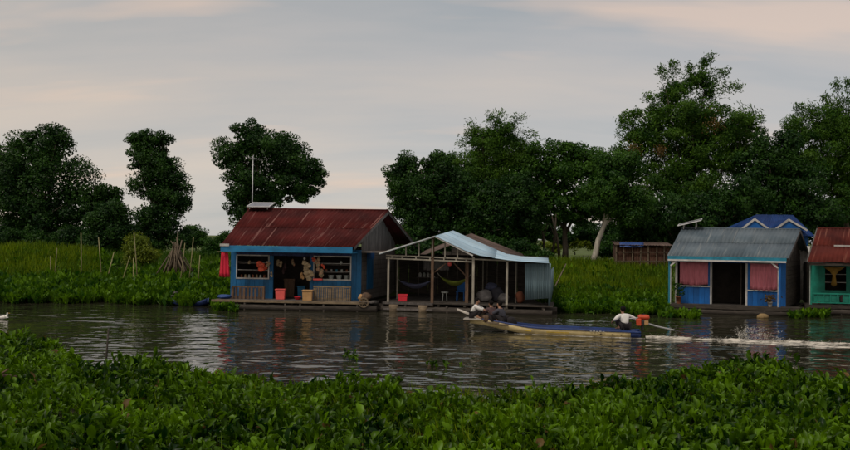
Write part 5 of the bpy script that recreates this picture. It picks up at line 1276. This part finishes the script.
# ------------------------------------------------------------------ people (one continuous body each; hair and clothes over it)
def skin_mesh(name, mat, parent, T, nodes, edges, rootkey, sub=2):
    keys = list(nodes); me = bpy.data.meshes.new(name)
    me.from_pydata([tuple(T(*nodes[k][0])) for k in keys], [(keys.index(a), keys.index(b)) for a, b in edges], [])
    me.materials.append(M[mat])
    o = bpy.data.objects.new(name, me); COL.objects.link(o); o.parent = parent
    sk = o.modifiers.new('skin', 'SKIN'); sk.use_smooth_shade = True; sk.branch_smoothing = 0.4
    d = me.skin_vertices[0].data
    for i, k in enumerate(keys):
        r = nodes[k][1]; d[i].radius = r if isinstance(r, tuple) else (r, r); d[i].use_root = (k == rootkey)
    sb = o.modifiers.new('sub', 'SUBSURF'); sb.levels = sub; sb.render_levels = sub
    return o
def person(label, loc, heading, shirt, trousers, pose=None, scale=0.94, sleeve='long', hair_len=0.0):
    """squatting figure; x forward, y to its left, z up"""
    J = dict(pelvis=(0, 0, .17), waist=(.03, 0, .30), chest=(.10, 0, .46), neck=(.17, 0, .63), chin=(.21, 0, .685), skull=(.20, 0, .785), crown=(.19, 0, .85), nose=(.315, 0, .755))
    for s, n_ in ((1, 'l'), (-1, 'r')):
        J['hip' + n_] = (.02, s * .095, .165); J['knee' + n_] = (.40, s * .15, .40); J['ankle' + n_] = (.20, s * .13, .075); J['ball' + n_] = (.34, s * .145, .035); J['toe' + n_] = (.42, s * .15, .03); J['heel' + n_] = (.15, s * .13, .045)
        J['sho' + n_] = (.13, s * .175, .555); J['elb' + n_] = (.33, s * .23, .40); J['wri' + n_] = (.53, s * .16, .36); J['ear' + n_] = (.19, s * .085, .765)
    if pose: J.update(pose)
    c, s_ = math.cos(heading), math.sin(heading)
    T = lambda x, y, z: Vector((c * x - s_ * y, s_ * x + c * y, z)) * scale
    root = thing('person', label, 'person', loc)
    RAD = dict(pelvis=.115, waist=.105, chest=(.125, .115), neck=.048, chin=(.058, .062), skull=(.078, .092), crown=.055, nose=.012)
    N = {k: (J[k], RAD[k]) for k in ('pelvis', 'waist', 'chest', 'neck', 'chin', 'skull', 'crown', 'nose')}
    Eg = [('pelvis', 'waist'), ('waist', 'chest'), ('chest', 'neck'), ('neck', 'chin'), ('chin', 'skull'), ('skull', 'crown'), ('skull', 'nose')]
    for n_ in 'lr':
        sg = 1 if n_ == 'l' else -1
        for k, r in (('hip', .085), ('knee', .056), ('ankle', .036), ('heel', .034), ('ball', (.040, .024)), ('toe', (.036, .016)), ('sho', .056), ('elb', .040), ('wri', .026), ('ear', .014)): N[k + n_] = (J[k + n_], r)
        Eg += [('pelvis', 'hip' + n_), ('hip' + n_, 'knee' + n_), ('knee' + n_, 'ankle' + n_), ('ankle' + n_, 'heel' + n_), ('ankle' + n_, 'ball' + n_), ('ball' + n_, 'toe' + n_), ('chest', 'sho' + n_), ('sho' + n_, 'elb' + n_), ('elb' + n_, 'wri' + n_), ('skull', 'ear' + n_)]
        # hand: palm, four fingers of unequal length, thumb from the side of the palm
        w = Vector(J['wri' + n_]); d = (w - Vector(J['elb' + n_])).normalized(); sd = d.cross(Vector((0, 0, 1))).normalized() * sg; dn = Vector((0, 0, -1))
        palm = w + d * .06; N['palm' + n_] = (tuple(palm), (.036, .018)); Eg.append(('wri' + n_, 'palm' + n_))
        for i, ln in enumerate((.070, .080, .074, .058)):
            b0 = palm + d * .035 + sd * (.028 - .019 * i); m0 = b0 + d * ln * .55 + dn * .008; e0 = m0 + d * ln * .25 + dn * ln * .45
            for tag_, pt, r in (('a', b0, .010), ('b', m0, .009), ('c', e0, .008)): N[f'f{n_}{i}{tag_}'] = (tuple(pt), r)
            Eg += [('palm' + n_, f'f{n_}{i}a'), (f'f{n_}{i}a', f'f{n_}{i}b'), (f'f{n_}{i}b', f'f{n_}{i}c')]
        t0 = w + d * .03 + sd * .038; t1 = t0 + d * .035 + sd * .02 + dn * .01
        N[f'th{n_}a'] = (tuple(t0), .011); N[f'th{n_}b'] = (tuple(t1), .009); Eg += [('palm' + n_, f'th{n_}a'), (f'th{n_}a', f'th{n_}b')]
    skin_mesh('body', 'skin', root, T, N, Eg, 'pelvis')
    # shirt
    def L(a, b, t): return tuple(Vector(J[a]).lerp(Vector(J[b]), t))
    SN = {'hem': (L('pelvis', 'waist', .15), (.155, .145)), 'w': (J['waist'], (.15, .14)), 'ch': (J['chest'], (.165, .15)), 'col': (L('chest', 'neck', .72), .082)}
    SE = [('hem', 'w'), ('w', 'ch'), ('ch', 'col')]
    for n_ in 'lr':
        SN['s' + n_] = (J['sho' + n_], .083); SE.append(('ch', 's' + n_))
        SN['e' + n_] = (J['elb' + n_], .066); SE.append(('s' + n_, 'e' + n_))
        SN['c' + n_] = (L('elb' + n_, 'wri' + n_, .80 if sleeve == 'long' else .15), .050); SE.append(('e' + n_, 'c' + n_))
    skin_mesh('shirt', shirt, root, T, SN, SE, 'ch')
    TN = {'p': (L('pelvis', 'waist', .1), (.145, .135))}; TE = []
    for n_ in 'lr':
        TN['h' + n_] = (J['hip' + n_], .118); TN['k' + n_] = (J['knee' + n_], .083); TN['a' + n_] = (L('knee' + n_, 'ankle' + n_, .85), .062)
        TE += [('p', 'h' + n_), ('h' + n_, 'k' + n_), ('k' + n_, 'a' + n_)]
    skin_mesh('trousers', trousers, root, T, TN, TE, 'p')
    sk, cr = Vector(J['skull']), Vector(J['crown'])
    hd = MB(); hc = sk + Vector((-.028, 0, .03)); vs = []; fs = []; nu, nv = 18, 9
    for j in range(nv + 1):
        th = math.pi * .80 * j / nv
        for i in range(nu):
            a = 2 * math.pi * i / nu; k = 1 + .05 * math.sin(7 * a + j) + .04 * math.sin(11 * a)
            low = 1.0 if math.cos(a) < .1 else (.50 if math.cos(a) > .5 else .75)
            tt = th * low
            vs.append((hc.x + .116 * k * math.sin(tt) * math.cos(a), hc.y + .104 * k * math.sin(tt) * math.sin(a), hc.z + .112 * math.cos(tt) * (1 + .03 * math.sin(5 * a)) - (hair_len * max(0, -math.cos(a)) if j == nv else 0)))
    fs = [(j * nu + i, (j + 1) * nu + i, (j + 1) * nu + (i + 1) % nu, j * nu + (i + 1) % nu) for j in range(nv) for i in range(nu)]
    hd.add(vs, fs).build('hair', 'hair', root, T, True).modifiers.new('t', 'SOLIDIFY').thickness = .012
    for sg in (-1, 1): MB().lump(tuple(sk + Vector((.088, sg * .033, -.012))), (.010, .013, .008), 1, 8, 6, 0).build('eye', 'eye', root, T, True)
    MB().lump(tuple(sk + Vector((.080, 0, -.075))), (.012, .026, .007), 1, 8, 5, 0).build('mouth', 'clay', root, T, True)
    return root
def deck_at(t): hb, kz_, sz = hullsec(t); return kz_ + (sz - kz_) * .42
def boat_pos(u, v, dy=0.0):
    p = at_y(u, v, 28.4); x = (p - BO).dot(bx_); return x
to_stern = ang + math.pi
x = boat_pos(471.5, 315); t = x / BL; zz = hullsec(t)[2]
MB().box(x - .35, x + .30, -.30, .30, zz - .06, zz - .02).build('bow_platform', 'prow', boat, TB)
person('person in white shirt and black trousers squatting at the bow facing backwards', BO + TB(x, 0, zz - .02), to_stern, 'white_cloth', 'black_cloth', scale=.80,
       pose=dict(elbl=(.33, .20, .44), wril=(.52, .12, .38), elbr=(.33, -.20, .44), wrir=(.52, -.12, .38)))
for u, mat, lab, sc, hd_ in ((493, 'mauve_cloth', 'person in mauve brown top crouching among the passengers', .80, to_stern + 2.4), (503, 'slate_cloth', 'person in slate top sitting behind the mauve one', .86, ang - .4)):
    x = boat_pos(u, 316); person(lab, BO + TB(x, .05, deck_at(x / BL) + .10), hd_, mat, 'black_cloth', scale=sc)
    box('seat_board', 'wood_tan', boat, TB, x - .2, x + .2, -.33, .33, deck_at(x / BL) + .05, deck_at(x / BL) + .095)
x = boat_pos(511, 315)
lump_thing('dark_bundle', 'dark rounded bundle lying in the boat behind the passengers', 'bundle', 'black_cloth', BO + TB(x, 0, deck_at(x / BL)), (.18, .18, .19), 140, amp=.2)
x = boat_pos(485.5, 316)
lump_thing('net_heap', 'brown heap of nets in the boat next to the bow person', 'fishing net', 'wood_brown', BO + TB(x, 0, deck_at(x / BL)), (.20, .2, .15), 141, amp=.35)
# driver: back to the camera, right arm out to the tiller
x = boat_pos(624.5, 322); zz = hullsec(x / BL)[2]
box('driver_seat', 'hull_blue', boat, TB, x - .32, x + .32, -.36, .36, zz - .05, zz - .004)
person('driver in white shirt squatting at the stern with one arm on the tiller', BO + TB(x, 0, zz - .004), math.radians(112), 'white_cloth', 'black_cloth', scale=.90,
       pose=dict(shor=(.11, -.19, .55), elbr=(.06, -.42, .44), wrir=(.02, -.62, .33), shol=(.11, .19, .55), elbl=(.14, .34, .42), wril=(.30, .33, .33), skull=(.19, 0, .77), crown=(.17, 0, .84)))
# motor
xm = boat_pos(643, 322)
mo = thing('longtail_motor', 'orange engine with a long pale shaft at the stern of the boat', 'boat motor', BO + TB(xm + .18, 0, .30))
TM = TB
MB().box(-.30, .06, -.12, .12, .12, .30).build('engine_block', 'dark_metal', mo, TM, bevel=.02)
MB().box(-.34, .05, -.15, .15, .31, .47).build('fuel_tank', 'orange', mo, TM, bevel=.07)
MB().tube([(-.15, 0, .46), (-.15, 0, .50)], .04, 8).build('filler_cap', 'dark_metal', mo, TM)
MB().box(-.06, .10, -.17, -.10, .10, .34).build('side_cover', 'orange', mo, TM, bevel=.02); MB().box(-.06, .10, .10, .17, .10, .34).build('side_cover', 'orange', mo, TM, bevel=.02)
MB().box(-.30, -.16, -.165, -.125, .14, .28).build('air_filter', 'orange', mo, TM, bevel=.02); MB().box(-.30, -.16, .125, .165, .14, .28).build('air_filter', 'card', mo, TM, bevel=.02)
MB().tube([(-.1, 0, -.06), (-.1, 0, .12)], .05, 8).build('mount', 'dark_metal', mo, TM)
MB().tube([(.0, 0, .36), (.34, .02, .32)], .016, 6).build('tiller', 'metal', mo, TM)
pe = at_z(664, 327.5, .12) - (BO + TB(xm + .18, 0, .30)); pe = Vector((pe.dot(bx_), 0, pe.z))
MB().tube([(-.28, 0, .17), (pe.x * .6, 0, .08), (-1.15, 0, -.02)], [.035, .03, .028], 8).build('shaft', 'metal', mo, TM)
MB().tube([(-1.15, 0, -.02), (-2.6, 0, -.42)], .022, 6).build('lower_shaft', 'dark_metal', mo, TM)
for k in range(3):
    a = 2.1 * k; MB().add([(-2.6, 0, -.42), (-2.58, .05 * math.cos(a + .5), -.42 + .05 * math.sin(a + .5)), (-2.62, .13 * math.cos(a), -.42 + .13 * math.sin(a)), (-2.6, .05 * math.cos(a - .5), -.42 + .05 * math.sin(a - .5))], [(0, 1, 2, 3)]).build('propeller_blade', 'metal', mo, TM)

# ------------------------------------------------------------------ wake and spray
q = np.random.default_rng(77)
def wake_strip(name, label, x0, x1, yc, wid, hgt, seed, nx=420, ny=22):
    r = np.random.default_rng(seed); X = np.linspace(x0, x1, nx); Yv = np.linspace(-1, 1, ny)
    XX, YY = np.meshgrid(X, Yv); w = wid * (0.55 + .45 * sst(0, 3, np.abs(XX - x0))) * (1 + .35 * np.sin(XX * 2.1) * np.sin(XX * .77))
    nz = np.zeros_like(XX)
    for f, a_ in ((3, .5), (7, .35), (15, .25), (31, .18)):
        nz += a_ * np.sin(XX * f + 3 * np.sin(YY * 3 + f) + r.uniform(0, 6)) * np.sin(YY * f * .45 + XX * f * .3 + r.uniform(0, 6))
    Z = (hgt * (.75 + .6 * nz)) * np.maximum(0, 1 - YY ** 2) - .012
    yc_ = yc(XX) if callable(yc) else yc
    V = np.stack([XX, YY * w + yc_ + .05 * nz, Z], -1).reshape(-1, 3)
    V = np.array([tuple(TB(*p)) for p in V])
    i = (np.arange(ny - 1)[:, None] * nx + np.arange(nx - 1)[None]).ravel()
    o = npmesh(name, V, np.stack([i, i + 1, i + nx + 1, i + nx], 1), 'foam', loc=BO, smooth=True)
    return props(o, label, 'wake', kind='stuff')
wake_strip('boat_wake', 'white foamy wake trailing to the right behind the boat', -.25, -13.0, lambda x: -.05 * cs, .26, .075, 1)
wake_strip('wake_swell', 'lower foam streak on the near side of the wake', -2.5, -13.0, lambda x: cs * (.30 + .055 * np.abs(x)), .30, .04, 2)
wake_strip('bow_foam', 'thin foam line along the near side of the hull', BL * .72, -.2, lambda x: cs * (.44 - .02 * np.abs(x - 2)), .07, .03, 3, 260, 8)
# spray: droplets thrown up over the wake
IC = np.array([(1, 0, 0), (-1, 0, 0), (0, 1, 0), (0, -1, 0), (0, 0, 1), (0, 0, -1)], float); IF = np.array([(0, 2, 4), (2, 1, 4), (1, 3, 4), (3, 0, 4), (2, 0, 5), (1, 2, 5), (3, 1, 5), (0, 3, 5)])
xs_ = at_z(738, 336, 0.0) - BO; xs0 = xs_.dot(bx_)
jets = 90; per = 46
jx = xs0 - np.abs(q.normal(0, .75, jets)) + .25; vh = q.uniform(.4, 1.0, jets) * (.42 * np.exp(-((jx - (xs0 - .15)) / .6) ** 2) + .12)
dxj = q.normal(-.12, .22, jets); dyj = q.normal(0, .12, jets); tt = q.random((jets, per)) ** .8
xx = (jx[:, None] + dxj[:, None] * tt + q.normal(0, .012, (jets, per))).ravel(); yv = (dyj[:, None] * tt + q.normal(0, .05, (jets, 1)) + q.normal(0, .012, (jets, per))).ravel()
z = (vh[:, None] * 4 * tt * .5 * (1 - tt * .5) + q.normal(0, .012, (jets, per))).ravel()
m2 = 2400; x2 = q.uniform(-13, -.4, m2); z2 = .10 * q.random(m2) ** 2 + .04; y2 = q.normal(0, .14, m2)
pos = np.array([tuple(TB(*p)) for p in np.column_stack([np.r_[xx, x2], np.r_[yv, y2], np.r_[z, z2]])])
sz = q.gamma(1.6, .0015, len(pos)) + .0012
V = (pos[:, None, :] + IC[None] * sz[:, None, None]).reshape(-1, 3); F = ((np.arange(len(pos)) * 6)[:, None, None] + IF[None]).reshape(-1, 3)
props(npmesh('spray', V, F, 'spray', loc=BO, smooth=True), 'splash of droplets over the wake behind the boat', 'spray', kind='stuff')

# ------------------------------------------------------------------ poles and sticks on the left bank
POLES = [(50, 280, 50.5, 256, 'short thin pole at the far left, left of a pair'), (54, 280, 57, 248, 'taller pole of the pair at the far left, leaning right'), (81, 278, 81, 233, 'tall upright yellowish pole below the wide tree'),
         (101, 276, 98.5, 237, 'grey pole before the small round tree'), (107, 278, 114, 252, 'short pole leaning right at the foot of the round tree'), (121, 284, 130, 256, 'pole leaning far right in front of the yellow bush'),
         (133, 278, 133.5, 258, 'shortest upright pole in front of the yellow bush'), (137, 278, 134, 232, 'tallest bamboo pole rising over the yellow bush'), (180, 282, 185, 243, 'pole leaning right just right of the stick stack'),
         (189, 280, 193.5, 237, 'tall thin pole second right of the stick stack'), (197, 289, 200, 255, 'pale pole nearest the shop house')]
for u0, v0, u1, v1, lab in POLES:
    Y = 41.3 if v0 > 281 else 42.6
    a = at_y(u0, v0, Y); e = at_y(u1, v1, Y + random.uniform(-.3, .3)); gz_ = max(float(ground_z(a.x, a.y)), 0) - .25
    d = (e - a); a2 = a - d * ((a.z - gz_) / max(d.z, .2))
    r = thing('bamboo_pole', lab, 'pole', a2, 'poles on the left bank')
    e2 = e - a2
    MB().tube([(0, 0, 0), e2 * .5 + Vector((.02, 0, 0)), e2], [.032, .027, .020], 7).build('stem', 'bamboo', r, smooth=True)
    for k in range(1, 6):
        c = e2 * (k / 6) + Vector((.02 * 4 * (k / 6) * (1 - k / 6), 0, 0)); dd = e2.normalized() * .014
        MB().tube([c - dd, c + dd], .035 - .002 * k, 7).build('joint', 'bamboo', r, smooth=True)
c0 = at_y(176, 279, 44.5); zb0 = float(ground_z(c0.x, c0.y)) - .1
ss = thing('stick_stack', 'tepee shaped stack of dry sticks left of the shop house', 'stick stack', (c0.x, c0.y, zb0))
apex = at_y(176.5, 249, 44.5) - Vector((c0.x, c0.y, zb0))
for i in range(34):
    q_ = random.Random(300 + i); a = q_.uniform(0, 6.283); rd = q_.uniform(.35, 1.15)
    f = Vector((math.cos(a) * rd + .15, math.sin(a) * rd * .8, 0)); tip = apex + Vector((q_.uniform(-.15, .15), q_.uniform(-.15, .15), q_.uniform(-.3, .35)))
    tip = tip + (tip - f).normalized() * q_.uniform(0, .35)
    MB().tube([f, f.lerp(tip, .5) + Vector((q_.uniform(-.06, .06), q_.uniform(-.06, .06), 0)), tip], [.045, .04, .022], 5).build('stick', 'stick', ss, smooth=True)
for (u0, v0, u1, v1) in ((152, 275, 172, 250), (160, 279, 174, 246), (176, 280, 178, 231), (172, 275, 182, 240)):
    f = at_y(u0, v0, 44.0) - ss.location; tip = at_y(u1, v1, 44.5) - ss.location; f.z = 0.0
    MB().tube([f, tip], [.055, .03], 6).build('long_stick', 'stick', ss, smooth=True)

# moored blue skiff half hidden in the plants, with a dark motor
sk0 = at_z(190, 305.5, 0.0)
skf = thing('moored_skiff', 'small blue skiff half hidden in plants left of the shop deck', 'boat', (sk0.x, sk0.y, 0))
vs = []; ns = 14
for i in range(ns + 1):
    t = i / ns; x = -.85 + 1.7 * t; hb = .30 * math.sin(math.pi * min(1, .12 + .88 * (1 - abs(2 * t - 1) ** 2.2) * .5 + .0)) ** .8 + .03; rise = .16 * abs(2 * t - 1) ** 3
    for a_, b_ in ((-1, .20), (-.85, .03), (0, -.05), (.85, .03), (1, .20)): vs.append((x, a_ * hb, b_ + rise))
fs = [(i * 5 + j, i * 5 + j + 1, (i + 1) * 5 + j + 1, (i + 1) * 5 + j) for i in range(ns) for j in range(4)]
MB().add(vs, fs).build('hull', 'hull_navy', skf, smooth=True).modifiers.new('t', 'SOLIDIFY').thickness = .03
MB().box(-.08, .08, -.26, .26, .14, .18).build('thwart', 'blue_fascia', skf); MB().box(-.6, -.25, -.24, .24, .17, .20).build('foredeck', 'blue_fascia', skf)
p = at_z(172, 305, 0.0)
mo2 = thing('skiff_motor', 'dark small motor with its tilted shaft beside the blue skiff', 'boat motor', (p.x + .15, p.y + .1, .05))
MB().box(-.22, .16, -.12, .12, .20, .42).build('engine_block', 'dark_metal', mo2, bevel=.03); MB().lump((-.02, 0, .50), (.14, .12, .09), 3, amp=.1).build('fuel_tank', 'dark_metal', mo2, smooth=True)
MB().tube([(-.18, 0, .30), (-.45, 0, -.1)], .025, 6).build('shaft', 'metal', mo2); MB().tube([(.1, 0, .3), (.5, 0, .42)], .016, 5).build('tiller', 'metal', mo2); MB().box(-.05, .05, -.06, .06, -.1, .2).build('mount', 'dark_metal', mo2)

# rough timber landing right of the pavilion
lp = at_z(572, 300, .05)
ld = thing('timber_landing', 'dark rough timber landing at the bank right of the pavilion', 'landing', (lp.x, lp.y, 0))
for i in range(12):
    q_ = random.Random(500 + i); x = -.95 + i * .17
    MB().tube([(x, q_.uniform(-.1, .1), -.2), (x + q_.uniform(-.06, .06), q_.uniform(-.1, .1), .55 + q_.uniform(-.12, .25))], [.06, .045], 6).build('stake', 'wood_dark', ld, smooth=True)
for k in range(5): MB().bar((-1.1, .1 + k * .17, .5 + .01 * k), (1.1, .12 + k * .17, .44 + .012 * k), .15, .04).build('plank', 'wood_dark', ld)
MB().bar((-1.05, -.14, .25), (1.0, -.14, .2), .05, .08).build('cross_rail', 'wood_dark', ld)
tl = at_y(549, 272, 41); tl2 = at_y(566, 264, 43)
r = thing('leaning_pole', 'thin pole leaning on the bank just right of the blue sheet wall', 'pole', (tl.x, tl.y, float(ground_z(tl.x, tl.y)) - .1))
MB().tube([(0, 0, 0), (tl2.x - tl.x, tl2.y - tl.y, tl2.z - tl.z + tl.z - r.location.z)], [.045, .03], 6).build('stem', 'stick', r, smooth=True)

# ------------------------------------------------------------------ small things on the water
a = at_z(104.5, 372, 0.0); e = at_y(108.5, 328.5, a.y + .1)
r = thing('mooring_stick', 'thin dark stick standing in the water at the plant edge', 'stick', (a.x, a.y, -.3))
MB().tube([(0, 0, 0), (e - a) * .5 + Vector((.01, 0, .3)), (e - a) + Vector((0, 0, .3))], [.028, .024, .016], 6).build('stem', 'wood_dark', r, smooth=True)
MB().tube([(e - a) * .35 + Vector((0, 0, .3)), (e - a) * .42 + Vector((-.1, 0, .36))], [.012, .006], 5).build('twig', 'wood_dark', r)
a = at_z(-6, 377, .42); e = at_z(17, 376, .42)
r = thing('driftwood', 'piece of brown driftwood lying on the plants at the left edge', 'driftwood', (a.x, a.y, .40))
MB().tube([(-.3, 0, 0), (.05, .02, .04), tuple(e - a)], [.055, .06, .03], 7).build('branch', 'wood_brown', r, smooth=True)
MB().tube([(.05, .02, .04), (.22, .15, .16)], [.03, .012], 5).build('twig', 'wood_brown', r, smooth=True)
# egret-like white water bird
b = at_z(4, 319.5, 0.0)
bd = thing('water_bird', 'small white water bird at the left edge', 'bird', (b.x, b.y, -.04))
skin_mesh('body', 'bird_white', bd, IDT, {'t': ((-.20, 0, .10), .02), 'r': ((-.10, 0, .10), .06), 'c': ((.03, 0, .11), .075), 'n': ((.12, 0, .19), .030), 'h': ((.12, 0, .28), .034), 'f': ((.15, 0, .285), .022)}, [('t', 'r'), ('r', 'c'), ('c', 'n'), ('n', 'h'), ('h', 'f')], 'c', 2)
MB().tube([(.165, 0, .285), (.23, 0, .275)], [.012, .003], 6).build('beak', 'beak', bd)
for s_ in (-1, 1): MB().lump((-.04, s_ * .06, .13), (.12, .02, .05), 2, 8, 6, .05).build('wing', 'bird_white', bd, smooth=True)
for s_ in (-1, 1): MB().lump((.14, s_ * .028, .292), (.006, .005, .006), 2, 6, 5, 0).build('eye', 'eye', bd)
